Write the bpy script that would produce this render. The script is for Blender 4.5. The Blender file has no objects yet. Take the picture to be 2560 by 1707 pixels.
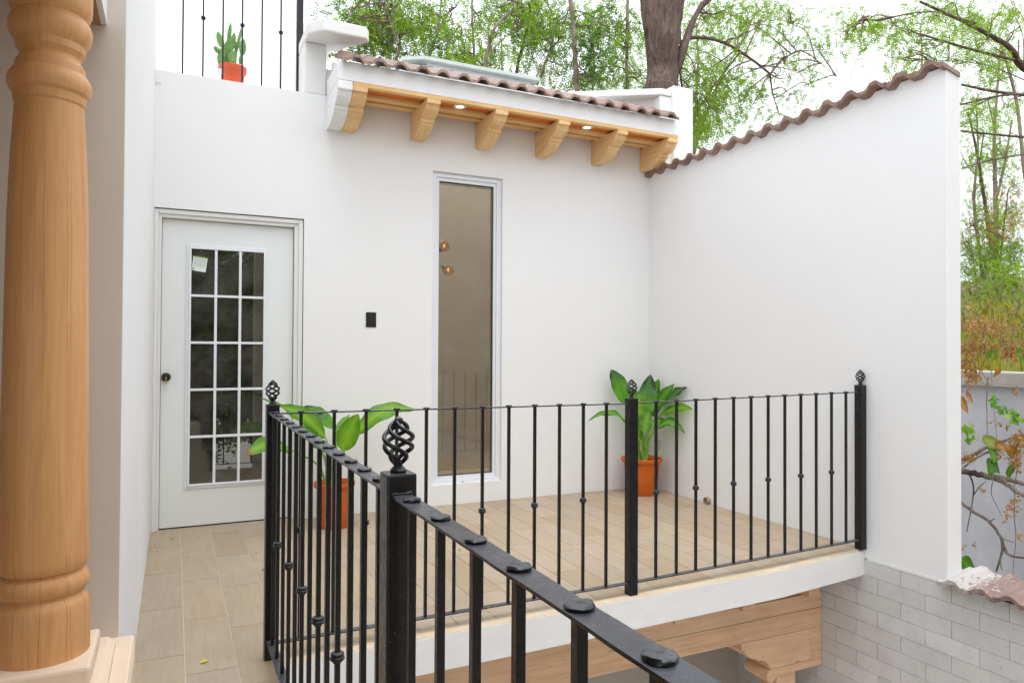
import bpy, math, random
import numpy as np
from mathutils import Vector, Matrix
rnd = random.Random(7)
S = bpy.context.scene
COL = S.collection
PI = math.pi

# ------------------------------------------------------------------ camera
CAMP = (-3.9381, -5.3522, 1.2307)
F, PITCH, YAW, ROLL = 1776.54, .0133, .4443, .005
_f = Vector((math.sin(YAW)*math.cos(PITCH), math.cos(YAW)*math.cos(PITCH), math.sin(PITCH)))
_r = Vector((math.cos(YAW), -math.sin(YAW), 0)); _u = _r.cross(_f)
R_ = _r*math.cos(ROLL)+_u*math.sin(ROLL); U_ = -_r*math.sin(ROLL)+_u*math.cos(ROLL)
cd = bpy.data.cameras.new('camera'); cam = bpy.data.objects.new('camera', cd); COL.objects.link(cam)
cd.sensor_fit = 'HORIZONTAL'; cd.sensor_width = 36; cd.lens = 36*F/2560; cd.clip_start = .02; cd.clip_end = 400
m = Matrix((R_, U_, -_f)).transposed().to_4x4(); m.translation = Vector(CAMP); cam.matrix_world = m
S.camera = cam

def at(u, v, y=None, x=None, z=None):
    """survey helper: photo pixel (2560 wide) -> point on a plane of the place"""
    q = _f + R_*((u-1280)/F) - U_*((v-853.5)/F); c = Vector(CAMP)
    if y is not None: t = (y-c.y)/q.y
    elif x is not None: t = (x-c.x)/q.x
    else: t = (z-c.z)/q.z
    return c+q*t

# ------------------------------------------------------------------ world, sun, exposure
W = bpy.data.worlds.new('World'); S.world = W; W.use_nodes = True
nt = W.node_tree; nt.nodes.clear()
SUN_EL, SUN_ROT = 76, 195
sky = nt.nodes.new('ShaderNodeTexSky'); sky.sky_type = 'NISHITA'; sky.sun_disc = False
sky.sun_elevation = math.radians(SUN_EL); sky.sun_rotation = math.radians(SUN_ROT); sky.dust_density = 4; sky.air_density = 1.2
hs = nt.nodes.new('ShaderNodeHueSaturation'); hs.inputs['Saturation'].default_value = .06
gm = nt.nodes.new('ShaderNodeGamma'); gm.inputs[1].default_value = .45      # overcast: cloud evens the sky out
bg = nt.nodes.new('ShaderNodeBackground'); bg.inputs[1].default_value = .15
ml = nt.nodes.new('ShaderNodeMixRGB'); ml.blend_type = 'MULTIPLY'; ml.inputs[0].default_value = 1; ml.inputs[2].default_value = (2.94, 3.06, 3.24, 1)
wo = nt.nodes.new('ShaderNodeOutputWorld')
nt.links.new(sky.outputs[0], hs.inputs['Color']); nt.links.new(hs.outputs[0], gm.inputs[0]); nt.links.new(gm.outputs[0], ml.inputs[1])
nt.links.new(ml.outputs[0], bg.inputs[0]); nt.links.new(bg.outputs[0], wo.inputs[0])
sd = bpy.data.lights.new('sun', 'SUN'); sd.energy = .5; sd.angle = math.radians(38); sd.color = (1, .975, .94)
so = bpy.data.objects.new('sun', sd); COL.objects.link(so)
a_, e_ = math.radians(SUN_ROT), math.radians(SUN_EL)
sv = Vector((math.sin(a_)*math.cos(e_), math.cos(a_)*math.cos(e_), math.sin(e_)))
so.rotation_euler = sv.to_track_quat('Z', 'Y').to_euler(); so.location = (0, 0, 12)
V = S.view_settings
V.view_transform = 'Standard'; V.look = 'None'; V.gamma = 1; V.exposure = 1.15; V.use_curve_mapping = False

# ------------------------------------------------------------------ materials
MATS = {}
class NB:
    def __init__(s, name, rough=.6, spec=.4):
        s.m = bpy.data.materials.new(name); s.m.use_nodes = True; s.t = s.m.node_tree
        s.b = s.t.nodes['Principled BSDF']; s.out = s.t.nodes['Material Output']
        s.b.inputs['Roughness'].default_value = rough; s.b.inputs['Specular IOR Level'].default_value = spec
        s.geo = s.t.nodes.new('ShaderNodeNewGeometry')
    def n(s, t, **kw):
        q = s.t.nodes.new(t)
        for k, v in kw.items():
            if k in q.inputs: q.inputs[k].default_value = v
            else: setattr(q, k, v)
        return q
    def l(s, a, b): s.t.links.new(a, b)
    def noise(s, scale, vec=None, stretch=None, detail=6, rough=.6, dist=0):
        v = vec or s.geo.outputs['Position']
        if stretch:
            mp = s.n('ShaderNodeMapping'); mp.inputs['Scale'].default_value = stretch; s.l(v, mp.inputs[0]); v = mp.outputs[0]
        q = s.n('ShaderNodeTexNoise'); q.inputs['Scale'].default_value = scale; q.inputs['Detail'].default_value = detail
        q.inputs['Roughness'].default_value = rough; q.inputs['Distortion'].default_value = dist
        s.l(v, q.inputs['Vector']); return q.outputs['Fac']
    def ramp(s, fac, stops):
        q = s.n('ShaderNodeValToRGB'); e = q.color_ramp.elements
        while len(e) > len(stops): e.remove(e[-1])
        while len(e) < len(stops): e.new(.5)
        for i, (p, c) in enumerate(stops):
            e[i].position = p; e[i].color = (*c, 1) if len(c) == 3 else c
        s.l(fac, q.inputs[0]); return q.outputs[0]
    def mix(s, fac, a, b, mode='MIX'):
        q = s.n('ShaderNodeMixRGB'); q.blend_type = mode
        for i, x in enumerate((fac, a, b)):
            if isinstance(x, (int, float)): q.inputs[i].default_value = x
            elif isinstance(x, tuple): q.inputs[i].default_value = (*x, 1)
            else: s.l(x, q.inputs[i])
        return q.outputs[0]
    def math(s, op, a, b=0., c=None):
        q = s.n('ShaderNodeMath'); q.operation = op
        for i, x in enumerate((a, b, c)):
            if x is None: continue
            if isinstance(x, (int, float)): q.inputs[i].default_value = x
            else: s.l(x, q.inputs[i])
        return q.outputs[0]
    def color(s, c):
        if isinstance(c, tuple): s.b.inputs['Base Color'].default_value = (*c, 1)
        else: s.l(c, s.b.inputs['Base Color'])
    def bump(s, h, strength=.3, dist=.01):
        q = s.n('ShaderNodeBump'); q.inputs['Strength'].default_value = strength; q.inputs['Distance'].default_value = dist
        s.l(h, q.inputs['Height']); s.l(q.outputs[0], s.b.inputs['Normal'])
def add(c, d): return tuple(max(0, a+d*a) for a in c)

def mat_plaster(name, c, bump=.25, blotch=.04):
    b = NB(name, .85, .2)
    n1 = b.noise(1.3, detail=4); n2 = b.noise(9, detail=5)
    col = b.mix(b.math('MULTIPLY', n2, .5), b.ramp(n1, [(.3, add(c, -blotch)), (.7, add(c, blotch))]), add(c, -blotch*.8))
    b.color(col)
    h = b.math('ADD', b.math('ADD', b.math('MULTIPLY', b.noise(14, detail=3), .7), b.math('MULTIPLY', b.noise(3.2, detail=2), 2.2)), b.math('MULTIPLY', b.noise(120, detail=3), .2))
    b.bump(h, bump, .006); return b.m
def mat_wood(name, c1, c2, axis=0, rough=.55, knots=True, scale=1., cracks=False):
    b = NB(name, rough, .35)
    st = [14, 14, 14]; st[axis] = 1.1
    info = b.n('ShaderNodeObjectInfo')
    vadd = b.n('ShaderNodeVectorMath'); vadd.operation = 'ADD'
    sc = b.n('ShaderNodeVectorMath'); sc.operation = 'SCALE'; sc.inputs['Scale'].default_value = 7
    comb = b.n('ShaderNodeCombineXYZ')
    for i in range(3): b.l(info.outputs['Random'], comb.inputs[i])
    b.l(comb.outputs[0], sc.inputs[0]); b.l(sc.outputs[0], vadd.inputs[0]); b.l(b.geo.outputs['Position'], vadd.inputs[1])
    v = vadd.outputs[0]
    g = b.noise(1.6*scale, v, tuple(st), 8, .65, 1.2); g2 = b.noise(2.5*scale, v, None, 4)
    col = b.ramp(g, [(.3, c1), (.62, c2)])
    col = b.mix(b.ramp(g2, [(.45, (0, 0, 0)), (.75, (.45,)*3)]), col, add(c1, -.12 if cracks else -.25))
    st2 = [60, 60, 60]; st2[axis] = 1.5
    fine = b.noise(2*scale, v, tuple(st2), 3)
    col = b.mix(.12 if cracks else .28, col, b.ramp(fine, [(.35, (.55,)*3), (.6, (1, 1, 1))]), 'MULTIPLY')
    if knots:
        vo = b.n('ShaderNodeTexVoronoi'); mp = b.n('ShaderNodeMapping'); ks = [4.5, 4.5, 4.5]; ks[axis] = 2.2
        mp.inputs['Scale'].default_value = ks; b.l(v, mp.inputs[0]); b.l(mp.outputs[0], vo.inputs['Vector']); vo.inputs['Scale'].default_value = 1.4
        dd = b.math('ADD', vo.outputs['Distance'], b.math('MULTIPLY', b.noise(18, v), .12))
        col = b.mix(b.ramp(dd, [(.11, (.75,)*3), (.17, (0, 0, 0))]), col, (c1[0]*.55, c1[1]*.36, c1[2]*.2))
    if cracks:
        tc = b.n('ShaderNodeTexCoord'); sx = b.n('ShaderNodeSeparateXYZ'); b.l(tc.outputs['Object'], sx.inputs[0])
        ang = b.math('ARCTAN2', sx.outputs[1], sx.outputs[0])
        zz = b.n('ShaderNodeCombineXYZ'); b.l(sx.outputs[2], zz.inputs[2])
        wob = b.math('MULTIPLY', b.noise(2.2, zz.outputs[0], None, 3), .35)
        fr = b.math('FRACT', b.math('ADD', b.math('MULTIPLY', ang, 1.75), wob))
        line = b.math('LESS_THAN', b.math('ABSOLUTE', b.math('SUBTRACT', fr, .5)), .011)
        fr2 = b.math('FRACT', b.math('ADD', b.math('MULTIPLY', ang, 1.11), b.math('MULTIPLY', b.noise(3.1, zz.outputs[0], None, 3), .5)))
        line2 = b.math('LESS_THAN', b.math('ABSOLUTE', b.math('SUBTRACT', fr2, .3)), .005)
        brk = b.math('GREATER_THAN', b.noise(2.3, v), .46)
        ln = b.math('MULTIPLY', b.math('MAXIMUM', line, line2), b.math('ADD', b.math('MULTIPLY', brk, .6), .25))
        col = b.mix(b.math('MULTIPLY', ln, .8), col, (c1[0]*.4, c1[1]*.3, c1[2]*.22))
        sp = b.ramp(b.noise(5, v, (1.5, 1.5, .6), 5, .7, 2), [(.745, (0, 0, 0)), (.76, (.55,)*3)])
        col = b.mix(sp, col, (.75, .68, .6))
    b.color(col); b.bump(fine, .12, .003); return b.m
def mat_iron():
    b = NB('black_painted_iron', .3, .42)
    n = b.noise(35, detail=4); 
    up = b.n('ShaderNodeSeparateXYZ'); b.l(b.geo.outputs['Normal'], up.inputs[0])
    sky_sheen = b.math('MULTIPLY', b.ramp(up.outputs[2], [(.55, (0,)*3), (.95, (1,)*3)]), b.ramp(b.noise(28, detail=5), [(.3, (.55,)*3), (.7, (1,)*3)]))  # sky reflection put into the colour of up-facing iron, paler and bluish
    spat = b.ramp(b.noise(150, detail=2), [(.73, (0,)*3), (.78, (.5,)*3)])
    base = b.ramp(n, [(.4, (.004, .004, .005)), (.7, (.009, .009, .011))])
    b.color(b.mix(spat, b.mix(sky_sheen, base, (.07, .074, .085)), (.3, .29, .28)))
    b.l(b.ramp(b.noise(60, detail=3), [(.3, (.24,)*3), (.75, (.42,)*3)]), b.b.inputs['Roughness'])
    # sparse chips and lime spatter in the paint
    b.bump(b.math('ADD', b.noise(90, detail=3), b.math('MULTIPLY', b.noise(22, detail=2), 1.3)), .35, .0022); return b.m
def mat_tilefloor():
    b = NB('porcelain_plank', .42, .4)
    oi = b.n('ShaderNodeObjectInfo')
    off = b.n('ShaderNodeCombineXYZ'); b.l(b.math('MULTIPLY', oi.outputs['Random'], 23), off.inputs[0]); b.l(b.math('MULTIPLY', oi.outputs['Random'], 41), off.inputs[2])
    va = b.n('ShaderNodeVectorMath'); va.operation = 'ADD'; b.l(off.outputs[0], va.inputs[0]); b.l(b.geo.outputs['Position'], va.inputs[1]); v = va.outputs[0]
    g = b.noise(1.5, v, (9, 1.2, 1), 8, .65, 1.5); f = b.noise(1.5, v, (80, 3, 1), 4)
    base = b.ramp(oi.outputs['Random'], [(0, (.37, .27, .17)), (.35, (.45, .345, .23)), (.7, (.385, .305, .22)), (1, (.475, .38, .27))])
    col = b.mix(b.ramp(g, [(.35, (.5,)*3), (.7, (0, 0, 0))]), base, (.31, .24, .165))
    col = b.mix(.3, col, b.ramp(f, [(.35, (.7,)*3), (.6, (1,)*3)]), 'MULTIPLY')
    dirt = b.ramp(b.noise(1.1, None, None, 6, .7), [(.5, (0, 0, 0)), (.75, (.45,)*3)])
    col = b.mix(dirt, col, (.50, .44, .37))
    sp = b.ramp(b.noise(42, detail=2), [(.74, (0, 0, 0)), (.77, (.8,)*3)]); col = b.mix(sp, col, (.2, .14, .08))
    b.color(col); b.bump(f, .08, .002); return b.m
def mat_rooftile():
    b = NB('concrete_roof_tile', .4, .6)
    oi = b.n('ShaderNodeObjectInfo')
    base = b.ramp(oi.outputs['Random'], [(0, (.215, .115, .075)), (.5, (.27, .155, .11)), (1, (.31, .20, .15))])
    col = b.mix(b.ramp(b.noise(8), [(.4, (0, 0, 0)), (.7, (.6,)*3)]), base, (.16, .105, .09))
    col = b.mix(b.ramp(b.noise(26, detail=5), [(.6, (0, 0, 0)), (.72, (.35,)*3)]), col, (.5, .42, .4))
    b.color(col); b.bump(b.noise(110, detail=3), .5, .004); return b.m
def mat_paintedtile():
    b = NB('paint_spattered_roof_tile', .95, .1)
    col = b.ramp(b.noise(9), [(.4, (.26, .185, .165)), (.7, (.19, .13, .115))])
    sx = b.n('ShaderNodeSeparateXYZ'); b.l(b.geo.outputs['Position'], sx.inputs[0])
    fade = b.math('MULTIPLY', b.math('ADD', sx.outputs[1], 3.02), 1.1)
    p = b.ramp(b.math('ADD', b.noise(16, None, (1, 2.2, 1), 6, .7, 1.5), fade), [(.56, (0, 0, 0)), (.6, (1, 1, 1))])
    b.color(b.mix(p, col, (.44, .41, .395))); b.bump(b.noise(90, detail=3), .5, .004); return b.m
def mat_block():
    b = NB('grey_block_face', .9, .2)
    oi = b.n('ShaderNodeObjectInfo')
    base = b.ramp(oi.outputs['Random'], [(0, (.60, .595, .58)), (.4, (.67, .66, .645)), (.7, (.63, .625, .62)), (1, (.71, .70, .69))])
    col = b.mix(b.ramp(b.noise(7, detail=4), [(.42, (0, 0, 0)), (.7, (.5,)*3)]), base, (.53, .50, .48))
    col = b.mix(b.ramp(b.noise(55, detail=4), [(.6, (0, 0, 0)), (.7, (.6,)*3)]), col, (.70, .69, .67))
    col = b.mix(b.ramp(b.noise(80, detail=2), [(.68, (0, 0, 0)), (.72, (.8,)*3)]), col, (.17, .155, .15))
    b.color(col); b.bump(b.noise(140, detail=4), .6, .003); return b.m
def mat_simple(name, c, rough=.6, spec=.4, metal=0, bump=0, var=.12, scale=12):
    b = NB(name, rough, spec); b.b.inputs['Metallic'].default_value = metal
    b.color(b.ramp(b.noise(scale), [(.35, add(c, -var)), (.7, add(c, var))]))
    if bump: b.bump(b.noise(scale*6), bump, .004)
    return b.m
def mat_glass(name, refl, tint):
    b = NB(name); t = b.t; t.nodes.remove(b.b)
    tr = b.n('ShaderNodeBsdfTransparent'); tr.inputs[0].default_value = (*tint, 1)
    gl = b.n('ShaderNodeBsdfGlossy'); gl.inputs['Roughness'].default_value = .015; gl.inputs['Color'].default_value = (.95, .96, .92, 1)
    df = b.n('ShaderNodeBsdfDiffuse'); df.inputs[0].default_value = (.6, .58, .52, 1)
    mx = b.n('ShaderNodeMixShader'); mx.inputs[0].default_value = refl; b.l(tr.outputs[0], mx.inputs[1]); b.l(gl.outputs[0], mx.inputs[2])
    mx2 = b.n('ShaderNodeMixShader'); b.l(b.ramp(b.noise(5, detail=7, rough=.7), [(.4, (.015,)*3), (.8, (.13,)*3)]), mx2.inputs[0])
    b.l(mx.outputs[0], mx2.inputs[1]); b.l(df.outputs[0], mx2.inputs[2]); b.l(mx2.outputs[0], b.out.inputs[0]); return b.m
def mat_foliage(name, cols, trans=.45, rough=.5):
    b = NB(name, rough, .3); t = b.t
    c = b.ramp(b.geo.outputs['Random Per Island'], [(i/(len(cols)-1), k) for i, k in enumerate(cols)])
    c = b.mix(b.ramp(b.noise(1.1, detail=3), [(.35, (0,)*3), (.7, (.75,)*3)]), c, tuple(k*1.25 for k in cols[-1]))
    b.color(c)
    tl = b.n('ShaderNodeBsdfTranslucent'); b.l(b.mix(1, c, (1.35, 1.45, .65), 'MULTIPLY'), tl.inputs[0])
    mx = b.n('ShaderNodeMixShader'); mx.inputs[0].default_value = trans
    b.l(b.b.outputs[0], mx.inputs[1]); b.l(tl.outputs[0], mx.inputs[2]); b.l(mx.outputs[0], b.out.inputs[0]); return b.m
def mat_leaf(name, dark, mid, fleck, amount, trans=.35, tipbrown=False, young=None):
    b = NB(name, .38, .5)
    uv = b.n('ShaderNodeUVMap'); sx = b.n('ShaderNodeSeparateXYZ'); b.l(uv.outputs[0], sx.inputs[0])
    au = b.math('ABSOLUTE', b.math('SUBTRACT', sx.outputs[0], .5))
    oi = b.n('ShaderNodeObjectInfo')
    vein = b.math('SINE', b.math('MULTIPLY', b.math('SUBTRACT', sx.outputs[1], b.math('MULTIPLY', au, .55)), 75))
    nz = b.noise(38, detail=4)
    base = b.mix(b.ramp(b.math('ADD', au, b.math('MULTIPLY', b.noise(9), .5)), [(.3, (0,)*3), (.62, (1,)*3)]), mid, dark)
    k = b.math('MULTIPLY', b.ramp(vein, [(.5, (0,)*3), (.95, (1,)*3)]), b.ramp(b.math('ADD', nz, b.math('MULTIPLY', b.math('SUBTRACT', .35, au), .35)), [(.44, (0,)*3), (.56, (amount,)*3)]))
    col = b.mix(k, base, fleck)
    if young: col = b.mix(b.ramp(b.math('ADD', sx.outputs[1], b.math('MULTIPLY', b.math('SUBTRACT', nz, .5), .5)), [(.35, (1,)*3), (.75, (0,)*3)]), col, young)
    rib = b.ramp(au, [(.012, (.8,)*3), (.035, (0,)*3)]); col = b.mix(rib, col, tuple(min(1, x*1.3) for x in mid))
    if tipbrown:
        col = b.mix(b.ramp(b.math('ADD', sx.outputs[1], b.math('MULTIPLY', nz, .1)), [(.9, (0,)*3), (.95, (1,)*3)]), col, (.3, .14, .03))
    b.color(col); b.bump(vein, .25, .004)
    tl = b.n('ShaderNodeBsdfTranslucent'); b.l(b.mix(1, col, (1.5, 1.6, .7), 'MULTIPLY'), tl.inputs[0])
    mx = b.n('ShaderNodeMixShader'); mx.inputs[0].default_value = trans
    b.l(b.b.outputs[0], mx.inputs[1]); b.l(tl.outputs[0], mx.inputs[2]); b.l(mx.outputs[0], b.out.inputs[0]); return b.m
def mat_bark(name, c1, c2, scale=1., ridge=.8):
    b = NB(name, .9, .15)
    n = b.noise(7*scale, None, (3.2, 3.2, .55), 8, .7, .8); n2 = b.noise(2.2*scale, detail=3)
    col = b.mix(b.ramp(n2, [(.4, (0,)*3), (.75, (.7,)*3)]), b.ramp(n, [(.36, c1), (.62, c2)]), add(c1, -.35))
    vo = b.n('ShaderNodeTexVoronoi'); mp = b.n('ShaderNodeMapping'); mp.inputs['Scale'].default_value = (2.6, 2.6, 1.7); b.l(b.geo.outputs['Position'], mp.inputs[0]); b.l(mp.outputs[0], vo.inputs['Vector']); vo.inputs['Scale'].default_value = 1.0
    kd = b.math('ADD', vo.outputs['Distance'], b.math('MULTIPLY', b.noise(9), .22))
    col = b.mix(b.ramp(kd, [(.24, (.9,)*3), (.34, (0,)*3)]), col, (c1[0]*.35, c1[1]*.3, c1[2]*.3))
    b.color(col); b.bump(n, ridge, .03); return b.m
def mat_emit(name, c, s):
    b = NB(name); b.color(c); b.b.inputs['Emission Color'].default_value = (*c, 1); b.b.inputs['Emission Strength'].default_value = s; return b.m
def mat_paper():
    b = NB('printed_label', .6, .3); uv = b.n('ShaderNodeUVMap'); sx = b.n('ShaderNodeSeparateXYZ'); b.l(uv.outputs[0], sx.inputs[0])
    ln = b.math('GREATER_THAN', b.math('SINE', b.math('MULTIPLY', sx.outputs[1], 88)), .25)
    inn = b.math('MULTIPLY', b.math('GREATER_THAN', sx.outputs[1], .3), b.math('LESS_THAN', b.math('ABSOLUTE', b.math('SUBTRACT', sx.outputs[0], .5)), .42))
    tx = b.math('GREATER_THAN', b.noise(9, uv.outputs[0], (6, 1, 1), 2), .42)
    k = b.math('MULTIPLY', b.math('MULTIPLY', ln, inn), b.math('MULTIPLY', tx, .7))
    foot = b.math('MULTIPLY', b.math('LESS_THAN', sx.outputs[0], .2), b.math('GREATER_THAN', b.math('SINE', b.math('MULTIPLY', sx.outputs[1], 50)), .3))
    k2 = b.math('MULTIPLY', foot, b.math('LESS_THAN', sx.outputs[1], .27))
    top = b.math('GREATER_THAN', sx.outputs[1], .93)
    col = b.mix(b.math('MAXIMUM', k, k2), (.68, .78, .72), (.12, .15, .18)); b.color(b.mix(top, col, (.25, .33, .05))); return b.m

M = dict(
 white=mat_plaster('white_wall_paint', (.82, .82, .82), .25, .014),
 rough_white=mat_plaster('rough_white_render', (.78, .775, .76), .7, .03),
 warm_plaster=mat_plaster('gallery_plaster', (.66, .59, .53), .2, .03),
 cream=mat_plaster('cream_plinth_paint', (.78, .62, .47), .4, .06),
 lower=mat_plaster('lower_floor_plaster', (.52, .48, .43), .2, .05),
 beige=mat_plaster('beige_plaster', (.55, .47, .36), .2, .05),
 dim=mat_plaster('room_plaster', (.72, .64, .50), .2, .04),
 greywall=mat_plaster('grey_cement', (.50, .50, .525), .4, .24),
 coping=mat_plaster('weathered_concrete', (.40, .37, .33), .7, .25),
 door=mat_simple('door_paint', (.78, .805, .80), .35, .45, var=.012, scale=2),
 casing=mat_simple('casing_paint', (.77, .77, .75), .45, .4, var=.02, scale=3),
 vinyl=mat_simple('window_vinyl', (.78, .80, .84), .3, .45, var=.01, scale=2),
 corbel=mat_wood('varnished_pine_corbel', (.78, .47, .20), (.88, .61, .31), 1, .5, True, 1.3),
 battenx=mat_wood('varnished_pine_batten', (.76, .44, .15), (.86, .57, .25), 0, .5, False),
 soffit=mat_wood('orange_soffit_board', (.64, .135, .010), (.78, .21, .02), 0, .6, False),
 beam=mat_wood('pale_pine_beam', (.78, .47, .28), (.88, .60, .40), 0, .55, True, .9),
 column=mat_wood('varnished_column_wood', (.60, .295, .115), (.70, .375, .16), 2, .4, False, .9, True),
 ceil=mat_wood('ceiling_board', (.36, .2, .1), (.5, .3, .16), 1, .6, False),
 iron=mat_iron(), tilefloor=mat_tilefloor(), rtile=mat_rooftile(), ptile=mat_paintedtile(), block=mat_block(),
 grout=mat_simple('pale_grout', (.62, .55, .45), .9, .2), mortar=mat_simple('dark_mortar', (.16, .15, .14), .95, .1),
 black=mat_simple('black_plastic', (.012, .012, .013), .35, .5), dark=mat_simple('gap_shadow', (.03, .022, .02), .9, .1),
 brass=mat_simple('key_brass', (.6, .42, .15), .35, .5, .9), bronze=mat_simple('dark_bronze', (.03, .02, .018), .3, .5, .6),
 doorglass=mat_glass('door_glass', .10, (.36, .35, .31)), winglass=mat_glass('window_glass', .09, (.74, .71, .67)),
 terracotta=mat_simple('terracotta', (.56, .12, .012), .6, .3, var=.12, scale=9, bump=.2),
 redplastic=mat_simple('red_plastic_pot', (.72, .12, .05), .4, .4, var=.05),
 soil=mat_simple('potting_soil', (.05, .03, .02), .95, .1, var=.5, scale=60, bump=.8),
 stem=mat_simple('green_stem', (.22, .42, .06), .4, .4, var=.2, scale=14),
 cactus=mat_simple('cactus_skin', (.17, .33, .09), .5, .3, var=.3, scale=20, bump=.3),
 leafdark=mat_leaf('dark_flecked_leaf', (.005, .03, .006), (.018, .13, .014), (.34, .5, .16), .5, .25, False, (.10, .30, .012)),
 leafmid=mat_leaf('mid_green_leaf', (.035, .17, .006), (.11, .31, .010), (.42, .58, .15), .4, .3),
 leaflight=mat_leaf('light_green_leaf', (.085, .24, .006), (.18, .37, .012), (.34, .5, .08), .35, .38),
 leafbrown=mat_leaf('light_leaf_with_burnt_tip', (.085, .24, .006), (.18, .37, .012), (.34, .5, .08), .35, .38, True),
 drywood=mat_bark('dry_branch_bark', (.17, .13, .10), (.36, .30, .25), 3, .5),
 bark=mat_bark('rough_brown_bark', (.075, .05, .042), (.20, .145, .12)), bark2=mat_bark('pale_bark', (.19, .14, .11), (.36, .29, .24), 2, .4),
 twig=mat_simple('twig_bark', (.16, .12, .085), .9, .1, var=.3),
 fol1=mat_foliage('fresh_green_foliage', [(.055, .115, .010), (.115, .215, .016), (.22, .33, .03)], .5),
 fol2=mat_foliage('deep_green_foliage', [(.02, .055, .014), (.045, .11, .022), (.10, .19, .03)], .4),
 fol3=mat_foliage('yellow_green_foliage', [(.07, .155, .010), (.13, .24, .014), (.23, .34, .022)], .5),
 dead=mat_foliage('dead_brown_foliage', [(.16, .08, .03), (.30, .15, .05), (.42, .24, .10)], .3),
 drygrass=mat_foliage('dry_yellow_grass', [(.36, .27, .03), (.46, .31, .05), (.20, .30, .03)], .4),
 vinegreen=mat_foliage('vine_leaf_green', [(.05, .2, .02), (.12, .33, .03), (.25, .36, .04)], .35),
 earth=mat_simple('garden_earth', (.17, .13, .07), .95, .1, var=.4, scale=3, bump=.5),
 ground=mat_simple('courtyard_paving', (.74, .71, .67), .8, .2, var=.05, scale=2),
 metalroof=mat_simple('pale_green_sheet_metal', (.50, .56, .53), .4, .4, var=.05), panel=mat_simple('translucent_roof_panel', (.74, .74, .78), .4, .4, var=.04),
 lens=mat_emit('downlight_lens', (1, .97, .93), 1.2), trim=mat_simple('white_plastic_trim', (.8, .8, .78), .4, .4, var=.01),
 amber=None, bulb=mat_emit('bulb_added_glow', (1, .6, .2), 2.2), burl=mat_bark('dark_burl_bark', (.03, .02, .017), (.09, .06, .05), 2), paper=mat_paper(), pvc=mat_simple('pipe_plastic', (.42, .3, .18), .5, .3, var=.2), outlet=mat_simple('outlet_plastic', (.6, .58, .54), .4, .4, var=.03),
 bullnose=mat_simple('beige_edge_mortar', (.58, .47, .34), .85, .2, var=.12, scale=7, bump=.3))
b = NB('amber_globe_glass'); b.t.nodes.remove(b.b)
g_ = b.n('ShaderNodeBsdfGlossy'); g_.inputs['Color'].default_value = (1, .78, .45, 1); g_.inputs['Roughness'].default_value = .08
t_ = b.n('ShaderNodeBsdfTransparent'); t_.inputs[0].default_value = (.92, .62, .28, 1); mx = b.n('ShaderNodeMixShader'); mx.inputs[0].default_value = .5
b.l(g_.outputs[0], mx.inputs[1]); b.l(t_.outputs[0], mx.inputs[2]); b.l(mx.outputs[0], b.out.inputs[0]); M['amber'] = b.m

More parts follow.
